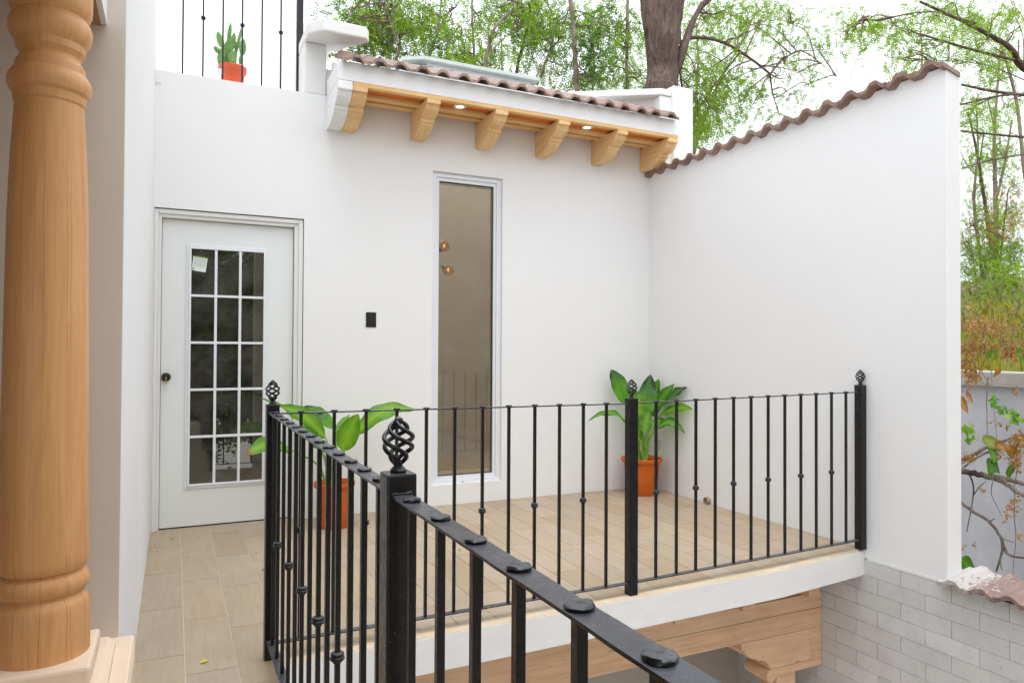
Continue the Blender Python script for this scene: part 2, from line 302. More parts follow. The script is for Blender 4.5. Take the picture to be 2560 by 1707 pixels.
# ------------------------------------------------------------------ mesh helpers
class MB:
    def __init__(s): s.v = []; s.f = []; s.uv = None; s.sm = False
    def box(s, x0, x1, y0, y1, z0, z1):
        i = len(s.v)
        s.v += [(x0,y0,z0),(x1,y0,z0),(x1,y1,z0),(x0,y1,z0),(x0,y0,z1),(x1,y0,z1),(x1,y1,z1),(x0,y1,z1)]
        s.f += [tuple(i+k for k in q) for q in ((0,3,2,1),(4,5,6,7),(0,1,5,4),(1,2,6,5),(2,3,7,6),(3,0,4,7))]; return s
    def prism(s, poly, d, lo, hi):
        """poly: 2-D points; d: axis of extrusion (0,1,2)"""
        i = len(s.v); n = len(poly)
        def P(p, h):
            return (h, p[0], p[1]) if d == 0 else (p[0], h, p[1]) if d == 1 else (p[0], p[1], h)
        s.v += [P(p, lo) for p in poly]+[P(p, hi) for p in poly]
        s.f += [tuple(range(i+n-1, i-1, -1)), tuple(range(i+n, i+2*n))]
        s.f += [(i+k, i+(k+1) % n, i+n+(k+1) % n, i+n+k) for k in range(n)]; return s
    def tube(s, pts, rad, n=8, cap=True, twist=0):
        pts = [Vector(p) for p in pts]; i0 = len(s.v)
        if not isinstance(rad, (list, tuple)): rad = [rad]*len(pts)
        up = None
        for k, p in enumerate(pts):
            t = (pts[min(k+1, len(pts)-1)]-pts[max(k-1, 0)]).normalized()
            if up is None: up = Vector((0, 0, 1)) if abs(t.z) < .9 else Vector((1, 0, 0))
            a = (up-t*up.dot(t)).normalized(); up = a; bb = t.cross(a)
            for j in range(n):
                th = 2*PI*j/n+twist
                s.v.append(tuple(p+a*math.cos(th)*rad[k]+bb*math.sin(th)*rad[k]))
        for k in range(len(pts)-1):
            for j in range(n):
                a0 = i0+k*n+j; a1 = i0+k*n+(j+1) % n
                s.f.append((a0, a1, a1+n, a0+n))
        if cap:
            s.f.append(tuple(i0+j for j in range(n))[::-1]); e = i0+(len(pts)-1)*n; s.f.append(tuple(e+j for j in range(n)))
        return s
    def lathe(s, prof, c=(0, 0, 0), n=32, cap=True):
        i0 = len(s.v)
        for r, z in prof:
            for j in range(n): s.v.append((c[0]+r*math.cos(2*PI*j/n), c[1]+r*math.sin(2*PI*j/n), c[2]+z))
        for k in range(len(prof)-1):
            for j in range(n):
                a0 = i0+k*n+j; a1 = i0+k*n+(j+1) % n; s.f.append((a0, a1, a1+n, a0+n))
        if cap:
            s.f.append(tuple(i0+j for j in range(n))[::-1]); e = i0+(len(prof)-1)*n; s.f.append(tuple(e+j for j in range(n)))
        return s
    def quad(s, *p):
        i = len(s.v); s.v += [tuple(q) for q in p]; s.f.append(tuple(range(i, i+len(p)))); return s
    def mesh(s, name, mat, smooth=False, bevel=0, sharp=38):
        me = bpy.data.meshes.new(name); me.from_pydata(s.v, [], s.f); me.materials.append(mat)
        if s.uv: 
            l = me.uv_layers.new(name='UVMap')
            for lp in me.loops: l.data[lp.index].uv = s.uv[lp.vertex_index]
        if smooth:
            me.polygons.foreach_set('use_smooth', [True]*len(me.polygons))
            if hasattr(me, 'set_sharp_from_angle'): me.set_sharp_from_angle(angle=math.radians(sharp))
        me.validate(); me.update(); return me
def link(name, me, parent=None, loc=(0, 0, 0), kind=None, label=None, cat=None, group=None, bevel=0, rot=None):
    o = bpy.data.objects.new(name, me); COL.objects.link(o)
    if parent is not None:
        o.parent = parent
        p = parent; off = Vector((0, 0, 0))
        while p is not None: off += p.location; p = p.parent
        o.location = Vector(loc)-off
    else: o.location = loc
    if rot: o.rotation_euler = rot
    for k, v in (('kind', kind), ('label', label), ('category', cat), ('group', group)):
        if v: o[k] = v
    if bevel:
        md = o.modifiers.new('bevel', 'BEVEL'); md.width = bevel; md.segments = 2; md.limit_method = 'ANGLE'; md.angle_limit = math.radians(50)
    return o
def thing(name, label, cat, loc=(0, 0, 0), group=None):
    return link(name, None, None, loc, None, label, cat, group)
def part(name, mb, mat, parent=None, smooth=False, **kw):
    return link(name, mb.mesh(name, mat if not isinstance(mat, str) else M[mat], smooth), parent, **kw)
def clip(poly, a, b, c):
    """keep a*x+b*y<=c"""
    out = []
    for i in range(len(poly)):
        p, q = poly[i], poly[(i+1) % len(poly)]; dp, dq = a*p[0]+b*p[1]-c, a*q[0]+b*q[1]-c
        if dp <= 0: out.append(p)
        if (dp < 0 < dq) or (dq < 0 < dp):
            t = dp/(dp-dq); out.append((p[0]+t*(q[0]-p[0]), p[1]+t*(q[1]-p[1])))
    return out
def holed(xs, zs, holes, y0, y1, plane='y'):
    """wall slab with rectangular openings; xs/zs grid cuts include opening edges"""
    mb = MB(); P = (lambda a, y, z: (a, y, z)) if plane == 'y' else (lambda a, y, z: (y, a, z))
    solid = lambda i, j: 0 <= i < len(xs)-1 and 0 <= j < len(zs)-1 and not any(h[0] <= (xs[i]+xs[i+1])/2 <= h[1] and h[2] <= (zs[j]+zs[j+1])/2 <= h[3] for h in holes)
    for i in range(len(xs)-1):
        for j in range(len(zs)-1):
            if not solid(i, j): continue
            a, b_, c, d = xs[i], xs[i+1], zs[j], zs[j+1]
            mb.quad(P(a,y0,c), P(b_,y0,c), P(b_,y0,d), P(a,y0,d)); mb.quad(P(b_,y1,c), P(a,y1,c), P(a,y1,d), P(b_,y1,d))
            if not solid(i-1, j): mb.quad(P(a,y1,c), P(a,y0,c), P(a,y0,d), P(a,y1,d))
            if not solid(i+1, j): mb.quad(P(b_,y0,c), P(b_,y1,c), P(b_,y1,d), P(b_,y0,d))
            if not solid(i, j-1): mb.quad(P(a,y0,c), P(a,y1,c), P(b_,y1,c), P(b_,y0,c))
            if not solid(i, j+1): mb.quad(P(a,y0,d), P(b_,y0,d), P(b_,y1,d), P(a,y1,d))
    return mb

# ------------------------------------------------------------------ setting: ground, floors
mb = MB(); mb.box(-60, 60, -60, 60, -3.4, -2.85); part('ground', mb, 'ground', kind='structure')
EDGE = [(-3.62, -2.425), (-2.6, -2.40), (-.8, -2.345), (.0, -2.255)]      # terrace edge in plan
def edge_y(x):
    for (x0, y0), (x1, y1) in zip(EDGE, EDGE[1:]):
        if x <= x1: return y0+(y1-y0)*(x-x0)/(x1-x0)
    return EDGE[-1][1]
slab = [(-4.07, 0.0), (-.001, 0.0)]+[(x-(.001 if x == 0 else 0), y) for x, y in EDGE[::-1]][:-1]+[(-3.53, -2.422), (-3.53, -7.5), (-4.07, -7.5)]
mb = MB(); mb.prism(slab, 2, -.165, -.012)
terrace = part('terrace_floor', mb, 'rough_white', kind='structure')
inner = [(-4.068, -.001), (-.003, -.001), (-.003, -2.225), (-.8, -2.315), (-2.6, -2.37), (-3.55, -2.39), (-3.55, -7.5), (-4.068, -7.5)]
mb = MB(); mb.prism(inner, 2, -.0118, -.003); part('grout_bed', mb, 'grout', terrace)
# bevelled mortar strip between tiles and the white slab face
mb = MB()
for (x0, y0), (x1, y1) in zip([(-3.53, -2.423)]+EDGE[1:], EDGE[1:]+[(-.002, -2.255)]):
    if x1-x0 < .01: continue
    i = len(mb.v); w = .034
    for (x, y) in ((x0, y0), (x1, y1)): mb.v += [(x, y+.001, -.014), (x, y+.004, -.008), (x, y+.016, -.0005), (x, y+w, .0005), (x, y+w, -.02)]
    mb.f += [(i+k, i+5+k, i+6+k, i+1+k) for k in range(4)]
part('edge_strip', mb, 'bullnose', terrace)
PW, PL = .1862, .595
offs = [-.395, -.60, -.18, -.36, -.52, -.08, -.30, -.47]
cx0 = -4.0715; full = {}
def tile_poly(poly): 
    mb = MB(); mb.prism(poly, 2, -.01, 0); return mb
ntile = 0
edges = [(-2.423, -3.53)]
for c in range(22):
    xa, xb = cx0+c*PW+.0018, cx0+(c+1)*PW-.0018
    xb = min(xb, -.004)
    o0 = offs[c % 8] if c < 8 else -rnd.uniform(.05, .58)
    ymin = -7.4 if c < 2 else (-7.4 if c == 2 else edge_y(xa)-.0)
    ys = [0-.002]; y = o0
    while y > ymin-.6: ys.append(y); y -= PL
    for k in range(len(ys)-1):
        t, bt = ys[k]-.0016, ys[k+1]+.0016
        if c == 2:    # column that the corridor edge cuts
            poly = [(xa, bt), (xb, bt), (xb, t), (xa, t)]
            if bt < -2.39: poly = clip(poly, 1, 0, -3.548)
        else:
            poly = [(xa, bt), (xb, bt), (xb, t), (xa, t)]
            if c > 2:
                ya, yb = edge_y(xa)+.034, edge_y(xb)+.034
                mslope = (yb-ya)/(xb-xa)
                poly = clip(poly, mslope, -1, -(ya-mslope*xa))      # y >= line
        if len(poly) < 3: continue
        cx, cy = (xa+xb)/2, (t+bt)/2
        loc = [(p[0]-cx, p[1]-cy) for p in poly]
        key = tuple((round(p[0], 4), round(p[1], 4)) for p in loc)
        if key not in full: full[key] = tile_poly(loc).mesh('floor_tile', M['tilefloor'])
        link('floor_tile', full[key], terrace, (cx, cy, 0)); ntile += 1

# ------------------------------------------------------------------ house
house = thing('house', 'white plastered house front with glazed door, tall narrow window and tiled eave', 'house', (-2, 0, 0))
X0, X1 = -4.0695, .0
DX0, DX1, DZ = -4.064, -3.083, 2.19
WX0, WX1, WZ0, WZ1 = -2.092, -1.483, .163, 2.659
mb = holed([X0, DX0, DX1, WX0, WX1, X1], [-.0, WZ0, DZ, WZ1, 3.12], [(DX0, DX1, -1, DZ), (WX0, WX1, WZ0, WZ1)], 0, .26)
part('wall', mb, 'white', house)
mb = MB(); mb.box(-2.96, .0, .05, .26, 3.1202, 3.34); part('roof_upstand', mb, 'white', house)
# left wall running toward the viewer
mb = MB(); mb.prism([(-4.07, -3.05), (-4.07, .27), (-4.35, .27), (-4.35, -2.8), (-7.5, -2.8), (-7.5, -3.05)], 2, -.2, 5.4)
part('side_wall', mb, 'white', house)
mb = MB(); mb.box(-7.4, -4.0712, -3.0535, -3.0505, -.01, 2.3); part('gallery_end_wall', mb, 'warm_plaster', house)  # thin facing, warmer and darker than the white side wall
# dark joint round the door casing
mb = MB(); mb.box(DX0+.001, DX1-.001, .0275, .03, DZ-.006, DZ-.001); mb.box(DX1-.005, DX1-.001, .0275, .03, .0, DZ-.006); part('casing_gap', mb, 'dark', house)
# roof terrace behind the parapet
mb = MB(); mb.box(-4.06, -2.55, .27, 2.4, 2.95, 3.105); mb.box(-2.5499, 1.2, .27, .72, 2.95, 3.105); mb.box(-2.5499, 1.2, 1.551, 2.4, 2.95, 3.105); part('roof_deck', mb, 'white', house)
# pier and its cap, left
mb = MB(); mb.prism([(-3.09, .002), (-2.93, .002), (-2.93, .3), (-3.09, .3)], 2, 3.1202, 3.5); part('pier', mb, 'rough_white', house, bevel=.012)
mb = MB(); mb.prism([(-3.092, -.12), (-3.0, -.235), (-2.69, -.235), (-2.655, -.17), (-2.88, .12), (-2.88, .32), (-3.092, .32)], 2, 3.5, 3.592); part('pier_cap', mb, 'rough_white', house, bevel=.012)
# sloped white wall behind the upper railing
p0, p1 = at(665, 205, y=1.5), at(677, 115, y=1.5)
p2 = at(765, 64, y=1.5)
mb = MB(); mb.prism([(p0.x, 3.106), (p2.x, 3.106), (p2.x, p2.z), (p1.x, p1.z)], 1, 1.4, 1.55); part('back_parapet', mb, 'white', house)
mb = MB(); q0, q1 = at(413, 121, y=1.6), at(426, 122, y=1.6); mb.box(q0.x-.3, q1.x, 1.5, 1.7, 3.106, q0.z); part('chimney_block', mb, 'white', house)
# right pier with cap and the slanting parapet that runs back from it
mb = MB(); mb.prism([(.12, -.2), (.345, -.2), (.345, .25), (.12, .25)], 2, 2.93, 3.64); part('pier', mb, 'white', house, bevel=.01)
mb = MB(); mb.box(.0, .12, -.16, .25, 2.93, 3.54); part('pier_return', mb, 'white', house)
def zz(u, v, z): p = at(u, v, z=z); return (p.x, p.y)
A, Bc, Cc = zz(1654, 237, 3.545), zz(1692, 246, 3.545), zz(1467, 244, 3.545)
dvec = (Cc[0]-A[0], Cc[1]-A[1]); far = (A[0]+dvec[0]*2.1, A[1]+dvec[1]*2.1)
mb = MB(); mb.prism([A, (.119, A[1]+.0), (.119, .3), (far[0]+.12, far[1]+.2), far], 2, 3.545, 3.605); part('parapet_cap', mb, 'white', house, bevel=.008)
sh = lambda p, k: (p[0]+.05*k, p[1]+.09*k)
mb = MB(); mb.prism([sh(A, 1), (.118, A[1]+.09), (.118, .25), (far[0]+.12, far[1]+.19), sh(far, 1)], 2, 3.1, 3.544); part('parapet_wall', mb, 'rough_white', house)
# moulding strip at the parapet's left end
mb = MB(); mb.box(-4.069, -4.03, -.006, .0, 3.03, 3.119); part('moulding', mb, 'white', house)

# eave: plaster fascia, beam, soffit boards, battens, corbels
EY = -.42
mb = MB(); mb.box(-2.93, 0, EY, -.0005, 3.103, 3.235); part('fascia', mb, 'white', house, bevel=.004)
mb = MB(); mb.box(-2.825, -.002, EY+.001, EY+.05, 3.0755, 3.1025); part('eave_beam', mb, 'battenx', house, bevel=.002)
bx = [-2.822, -2.62, -2.05, -1.47, -.9, -.35, -.002]
for a, b_ in zip(bx, bx[1:]):
    mb = MB(); mb.box(a+.001, b_-.001, EY+.051, -.001, 3.094, 3.102); part('soffit_board', mb, 'soffit', house)
for y in (-.213, -.102):
    mb = MB(); mb.box(-2.82, -.004, y-.037, y+.037, 3.070, 3.0935); part('batten', mb, 'battenx', house, bevel=.002)
prof = [(0, 3.0745), (EY, 3.0745), (EY, 3.040), (-.398, 3.038), (-.392, 3.022), (-.378, 3.002), (-.35, 2.984), (-.318, 2.972), (-.288, 2.969), (-.286, 2.944), (-.262, 2.940), (-.255, 2.925), (-.225, 2.908), (-.19, 2.893), (-.160, 2.884), (-.13, 2.871), (0, 2.871)]
mb = MB(); mb.prism([(y-(.001 if y else 0), z) for y, z in prof], 0, 0, .105); cm = mb.mesh('corbel', M['corbel'])
for x in (-2.827, -2.285, -1.735, -1.186, -.628, -.1065):
    link('corbel', cm, house, (x, 0, 0), bevel=.004)
mb = MB(); pr2 = [(y-.004 if y < -.01 else -.0004, z-(.003 if z < 3 else 0)) for y, z in prof]; pr2[0] = (-.0004, 3.1025); pr2[1] = (EY, 3.1025)
mb.prism(pr2, 0, -2.93, -2.8285); part('plaster_bracket', mb, 'white', house, bevel=.006)

# tiled roofs -------------------------------------------------------
def tile_mesh(width_waves, pitch, length, thick, amp, slope, seed=0, mat='rtile', back=True):
    """wavy concrete tile; lower edge at origin, runs along x, climbs in +y"""
    r = random.Random(seed); mb = MB()
    base = [(0, 0), (.14, .0), (.20, .12), (.37, .86), (.43, .98), (.60, 1), (.66, .88), (.83, .12), (.89, 0), (1, 0)]
    xs, zs = [], []
    for w in range(width_waves):
        for f, h in base[(0 if w == 0 else 1):]: xs.append((w+f)*pitch); zs.append(h*amp)
    n = len(xs); rows = 3
    for k in range(rows):
        y = length*k/(rows-1)
        for j in range(n): mb.v.append((xs[j], y*math.cos(slope)+(r.uniform(-.003, .003) if k == 0 else 0), zs[j]+y*math.sin(slope)+r.uniform(-.0012, .0012)))
    for k in range(rows):
        y = length*k/(rows-1)
        for j in range(n): mb.v.append((xs[j], y*math.cos(slope), zs[j]+y*math.sin(slope)-thick*(1+.25*r.random())))
    T = rows*n
    for k in range(rows-1):
        for j in range(n-1):
            a = k*n+j; mb.f.append((a, a+1, a+n+1, a+n)); mb.f.append((T+a, T+a+n, T+a+n+1, T+a+1))
    for j in range(n-1):
        mb.f.append((j, T+j, T+j+1, j+1)); a = (rows-1)*n+j; mb.f.append((a, a+1, T+a+1, T+a))
    for k in range(rows-1):
        a = k*n; mb.f.append((a, a+n, T+a+n, T+a)); a = k*n+n-1; mb.f.append((a, T+a, T+a+n, a+n))
    return mb.mesh('roof_tile', M[mat])
eroof = link('eave_roof', None, house, (-1.5, -.45, 3.2))
tms = [tile_mesh(2, .1645, .36, .019, .037, math.radians(22.5), s) for s in range(4)]; tsh = [tile_mesh(2, .1645, .16, .019, .037, math.radians(22.5), s) for s in range(4)]
for row in range(2):
    for k in range(9):
        x = -2.905+k*.318; mw = (tsh if row else tms)[(k+row) % 4]
        if row == 0 and k == 8: x = -.372
        link('roof_tile', mw, eroof, (x+.004*row, EY-.065+row*.30, 3.238+row*.131+rnd.uniform(-.003, .003)), rot=(0, 0, rnd.uniform(-.006, .006)))
mb = MB(); mb.prism([(EY, 3.2352), (-.02, 3.2352), (-.02, 3.37), (-.2, 3.30)], 0, -2.9, -.02); part('roof_bedding', mb, 'rough_white', eroof)
# roof lantern behind
lan = thing('roof_lantern', 'low pale sheet-metal roof lantern just behind the tiled eave', 'skylight', (-1.1, 1.9, 3.1))
lz = at(1200, 185, y=1.5).z
mb = MB(); mb.prism([(1.42, 4.09), (2.9, 4.09), (2.9, 4.12), (2.15, 4.2), (1.42, 4.125)], 0, -1.70, -.39); part('sheet_roof', mb, 'metalroof', lan)
mb = MB(); mb.box(-1.64, -.46, 1.5, 2.85, 3.05, 4.089); part('side_panel', mb, 'panel', lan)
mb = MB(); mb.prism([(-1.93, 4.04), (-1.701, 4.09), (-1.701, 4.125), (-1.93, 4.075)], 1, 1.42, 2.9); part('hip_sheet', mb, 'metalroof', lan)
mb = MB(); mb.box(-1.9, -1.641, 1.55, 2.8, 3.05, 4.03); part('end_panel', mb, 'panel', lan)

lan.location.z += .055
# door --------------------------------------------------------------
door = link('door', None, house, (-3.58, .06, 0))
mb = MB()      # casing: two stepped mouldings round the slab
for (x0, x1, y0, y1, e) in ((DX0+.001, DX0+.026, .012, .06, 0), (DX0+.026, -4.019, .026, .06, 0)):
    mb.box(x0, x1, y0, y1, .0, DZ-.0065)
for (x0, x1, y0, y1) in ((-3.118, DX1-.0045, .012, .06), (-3.146, -3.118, .026, .06)): mb.box(x0, x1, y0, y1, .0, DZ-.0065)
mb.box(-4.037, -3.1182, .0122, .06, DZ-.036, DZ-.0067); mb.box(-4.0188, -3.1462, .0262, .06, 2.129, DZ-.0362)
part('door_frame', mb, 'casing', door, bevel=.003)
SX0, SX1, SZ0, SZ1 = -4.016, -3.149, .009, 2.126; GX0, GX1, GZ0, GZ1 = -3.834, -3.353, .295, 1.932
part('door_slab', holed([SX0, GX0, GX1, SX1], [SZ0, GZ0, GZ1, SZ1], [(GX0, GX1, GZ0, GZ1)], .066, .105), 'door', door)
mb = MB(); mb.box(-4.06, -3.09, .072, .11, -.01, .006); part('threshold', mb, 'dark', door)
mb = MB(); mb.box(DX0+.001, DX1-.001, -.0015, .0718, -.012, -.0006); part('sill_tile', mb, 'tilefloor', door)
mb = MB(); w = .03     # raised glazing bead with mitred steps
for k, (o, y) in enumerate(((.030, .058), (.014, .052))):
    mb.box(GX0-o, GX0-o+.016, y, .0655, GZ0-o, GZ1+o); mb.box(GX1+o-.016, GX1+o, y, .0655, GZ0-o, GZ1+o)
    mb.box(GX0-o+.016, GX1+o-.016, y+.0002, .0655, GZ0-o, GZ0-o+.016); mb.box(GX0-o+.016, GX1+o-.016, y+.0002, .0655, GZ1+o-.016, GZ1+o)
part('glazing_bead', mb, 'vinyl', door, bevel=.003)
cw = (GX1-GX0)/3; ch = (GZ1-GZ0)/5
for i in (1, 2):
    mb = MB(); mb.box(GX0+cw*i-.009, GX0+cw*i+.009, .056, .084, GZ0+.001, GZ1-.001); part('muntin', mb, 'vinyl', door, bevel=.003)
for j in range(1, 5):
    mb = MB(); mb.box(GX0+.001, GX1-.001, .0568, .083, GZ0+ch*j-.0085, GZ0+ch*j+.0085); part('muntin', mb, 'vinyl', door, bevel=.003)
mb = MB(); mb.box(-cw/2, cw/2, -.002, .002, -ch/2, ch/2); gm_ = mb.mesh('glass_pane', M['doorglass'])
for i in range(3):
    for j in range(5): link('glass_pane', gm_, door, (GX0+cw*(i+.5), .074, GZ0+ch*(j+.5)))
mb = MB(); mb.lathe([(.030, 0), (.030, .004), (.027, .008), (.012, .010), (.010, .022), (.018, .027), (.024, .034), (.0245, .044), (.020, .052), (.006, .055)], n=24)
k_ = part('door_knob', mb, 'bronze', door, True, loc=(-3.983, .066, 1.04)); k_.rotation_euler = (PI/2, 0, 0)
mb = MB(); mb.box(-.0015, .0015, -.004, 0, -.042, .0); mb.box(-.005, .005, -.005, -.003, -.006, .008); part('key', mb, 'brass', door, loc=(-3.983, .010, 1.035))
# sticker on the glass
st = MB(); cx_, cz_ = at(499, 660, y=.07).x, at(499, 660, y=.07).z
for du, dv in ((-.046, -.052), (.046, -.052), (.046, .052), (-.046, .052)):
    a = -.12; st.v.append((cx_+du*math.cos(a)-dv*math.sin(a), .0705, cz_+du*math.sin(a)+dv*math.cos(a)))
st.f = [(0, 1, 2, 3)]; st.uv = [(0, 0), (1, 0), (1, 1), (0, 1)]
part('label_sticker', st, 'paper', label='pale printed paper label stuck on the top left pane of the door', cat='sticker')

# window ------------------------------------------------------------
win = link('window', None, house, (-1.79, .05, .16))
a0, a1, b0, b1 = -2.026, -1.545, .224, 2.594
mb = MB()
def ring(mb, x0, x1, z0, z1, X0_, X1_, Z0_, Z1_, y0, y1):
    mb.box(X0_, x0, y0, y1, Z0_, Z1_); mb.box(x1, X1_, y0, y1, Z0_, Z1_); mb.box(x0, x1, y0, y1, Z0_, z0); mb.box(x0, x1, y0, y1, z1, Z1_)
ring(mb, -2.052, -1.523, .197, 2.624, WX0+.001, WX1-.001, WZ0+.001, WZ1-.001, .026, .09)
part('window_frame', mb, 'vinyl', win)
mb = MB(); ring(mb, a0, a1, b0, b1, -2.0515, -1.5235, .1975, 2.6235, .040, .088); part('glazing_bead', mb, 'vinyl', win)
mb = MB(); ring(mb, a0+.005, a1-.005, b0+.005, b1-.006, a0, a1, b0, b1, .056, .085); part('gasket', mb, 'black', win)
mb = MB(); mb.box(a0+.001, a1-.001, .062, .066, b0+.001, b1-.001); part('glass_pane', mb, 'winglass', win)
mb = MB(); s0 = at(1157, 1204, y=.025); mb.box(s0.x-.012, s0.x+.012, .0245, .0262, s0.z-.002, s0.z+.002); part('drain_slot', mb, 'dark', win)

# rooms behind the glass ---------------------------------------------
mb = MB()
mb.box(-4.3, -2.6, 2.0, 2.1, 0, 2.95); mb.box(-4.36, -4.3, .27, 2.1, 0, 2.95); mb.box(-2.68, -2.6, .27, 2.0, 0, 2.95); mb.box(-4.3, -2.68, .261, 2.0, -.05, -.002)
part('hall_walls', mb, 'beige', house)
mb = MB(); mb.box(-3.33, -2.95, .6, .75, 0, 2.9); mb.box(-2.95, -2.69, .6, .7, 0, 2.9); part('hall_pier', mb, 'dim', house)
mb = MB(); mb.box(-2.59, .3, 1.55, 1.65, 0, 2.94); mb.box(-2.59, -2.5, .27, 1.55, 0, 2.94); mb.box(.1, .3, .27, 1.55, 0, 2.94); mb.box(-2.5, .1, .262, 1.55, -.05, -.003)
part('room_walls', mb, 'dim', house)
ch_ = thing('chandelier', 'dark branching chandelier with amber glass globes hanging inside behind the narrow window', 'chandelier', at(1080, 645, y=.6))
cc = at(1072, 645, y=.65)
mb = MB(); mb.tube([cc+Vector((0, 0, -.1)), Vector((cc.x, cc.y, 2.93))], .006, 8); part('rod', mb, 'bronze', ch_, True)
for (gu, gv, cu, cv) in ((1110.2, 615, 1100.5, 626), (1120.4, 675, 1109, 668.6)):
    g = at(gu, gv, y=.6); c_ = at(cu, cv, y=.6); dr = (g-c_).normalized()
    mb = MB(); mb.tube([cc, c_-dr*.01], .0035, 6); part('arm', mb, 'bronze', ch_, True)
    mb = MB(); mb.tube([c_-dr*.02, c_-dr*.012, c_+dr*.014], [.004, .014, .018], 12); part('socket', mb, 'bronze', ch_, True)
    mb = MB(); n = 24; mb.lathe([(max(.001, .053*math.sin(t*PI/16)), -.053*math.cos(t*PI/16)) for t in range(17)], n=n); o = part('globe', mb, 'amber', ch_, True, loc=tuple(g))
    mb = MB(); mb.lathe([(.002, -.016), (.009, -.010), (.011, 0), (.008, .012), (.002, .018)], n=12); part('bulb', mb, 'bulb', ch_, True, loc=tuple(g))  # glow added inside the globe to stand for gold reflections

# black switch plate, outlet, downlights, drain pipe ------------------
sw = thing('switch_plate', 'small black rectangular switch plate on white wall between door and window', 'switch', (-2.583, 0, 1.463))
mb = MB(); mb.box(-2.622, -2.543, -.008, -.0005, 1.406, 1.52); part('plate', mb, 'black', sw, bevel=.003)
mb = MB(); mb.box(-2.600, -2.565, -.0105, -.0082, 1.425, 1.501); part('rocker', mb, 'black', sw, bevel=.002)
ou = thing('wall_outlet', 'small beige wall outlet low on the right wall beside the potted plant', 'outlet', (0, -.14, .4))
mb = MB(); mb.box(-.008, -.0015, -.178, -.103, .358, .438); part('plate', mb, 'outlet', ou, bevel=.002)
mb = MB(); mb.box(-.011, -.0082, -.158, -.123, .373, .423); part('socket', mb, 'trim', ou, bevel=.004)
dp = thing('drain_pipe', 'short tan pipe stub poking out at the foot of the right wall', 'pipe', (-.02, -.815, .02))
mb = MB(); n = 18
for k in range(2):
    pass
mb.tube([(.02, -.815, .028), (-.035, -.815, .026)], .027, 18, cap=False); mb.tube([(-.035, -.815, .026), (.02, -.815, .028)], .023, 18, cap=False)
i = len(mb.v)
part('pipe_wall', mb, 'pvc', dp, True)
mb = MB(); mb.tube([(-.018, -.815, .027), (-.02, -.815, .027)], .023, 18); part('pipe_plug', mb, 'pvc', dp)
for (u, v, lab) in ((1150, 267, 'round recessed downlight in the eave soffit nearer the door, left one of two'), (1468, 319, 'round recessed downlight in the eave soffit nearer the right wall')):
    p = at(u, v, z=3.09)
    t = thing('downlight', lab, 'downlight', (p.x, p.y, 3.09), 'recessed downlights under the eave')
    mb = MB(); mb.lathe([(.030, 3.086), (.046, 3.086), (.0485, 3.088), (.0485, 3.0935)], n=28, cap=False); part('trim_ring', mb, 'trim', t, True, loc=(p.x, p.y, 0))
    mb = MB(); mb.lathe([(.001, 3.0885), (.031, 3.0885)], n=24, cap=False); part('lens', mb, 'lens', t, True, loc=(p.x, p.y, 0))

# ------------------------------------------------------------------ right boundary wall
rw = thing('boundary_wall', 'tall smooth white wall with tiled top on the right, grey block courses below it', 'wall', (.07, -1.4, -.07))
mb = MB(); mb.box(.0, .124, -2.79, .3, -.063, 2.86); part('rendered_wall', mb, 'white', rw, bevel=.006)
mb = MB(); mb.box(.012, .13, -7.0, .0, -2.85, -.0645); part('mortar_core', mb, 'mortar', rw)
bm_cache = {}
for row in range(27):
    zt = -.066-row*.0985
    o = -2.5 if row % 2 == 0 else -2.347
    y = o+.307*9
    while y > -6.2:
        ya, yb = max(y-.307, -6.2), min(y, -.0)
        if yb-ya > .02:
            Lq = round(yb-ya, 3)
            if Lq not in bm_cache:
                mb = MB(); mb.box(0, .06, -Lq/2+.0014, Lq/2-.0014, -.0978, -.0012); bm_cache[Lq] = mb.mesh('block', M['block'])
            # what the terrace and its beam hide, and far-lower rows, stay one joined part
            vis = yb < -1.86 and row < 9 or yb < -2.4
            if vis and ya > -5.2: link('block', bm_cache[Lq], rw, (rnd.uniform(.0, .0018), (ya+yb)/2, zt), bevel=0)
        y -= .307
mb = MB()
for row in range(27):
    zt = -.066-row*.0985; o = -2.5 if row % 2 == 0 else -2.347; y = o+.307*9
    while y > -6.2:
        ya, yb = max(y-.307, -6.2), min(y, 0)
        if yb-ya > .02 and not ((yb < -1.86 and row < 9 or yb < -2.4) and ya > -5.2): mb.box(.001, .06, ya+.0014, yb-.0014, zt-.0978, zt-.0012)
        y -= .307
part('block_courses', mb, 'block', rw, kind='stuff')
mb = MB()     # ragged skim of plaster over the first course
for k in range(40):
    y = -2.27-.013*k-.004; mb.box(-.0022, .0, y-.0135, y, -.063-rnd.uniform(.003, .007), -.05)
part('plaster_drips', mb, 'white', rw)
rr = random.Random(3)
wt = [tile_mesh(2, .1745, .165, .024, .036, math.radians(-12), s) for s in (5, 6, 7)]
for k in range(8):
    # tiles laid across the wall top, wave edge to the terrace
    o = link('wall_tile', wt[k % 3], rw, (-.055, -2.80+(k+1)*.349, 2.862+rnd.uniform(-.003, .006)), rot=(rnd.uniform(-.012, .012), rnd.uniform(-.02, .02), -PI/2+rnd.uniform(-.02, .02)))
ct = [tile_mesh(2, .155, .3, .021, .025, math.radians(8), s, 'ptile') for s in (8, 9)]
for k in range(9):
    link('coping_tile', ct[k % 2], rw, (-.062, -2.765-k*.30, -.045+.006*(k % 2)), rot=(0, 0, -PI/2), label='mauve coping tile splashed with white paint' if k == 0 else None)

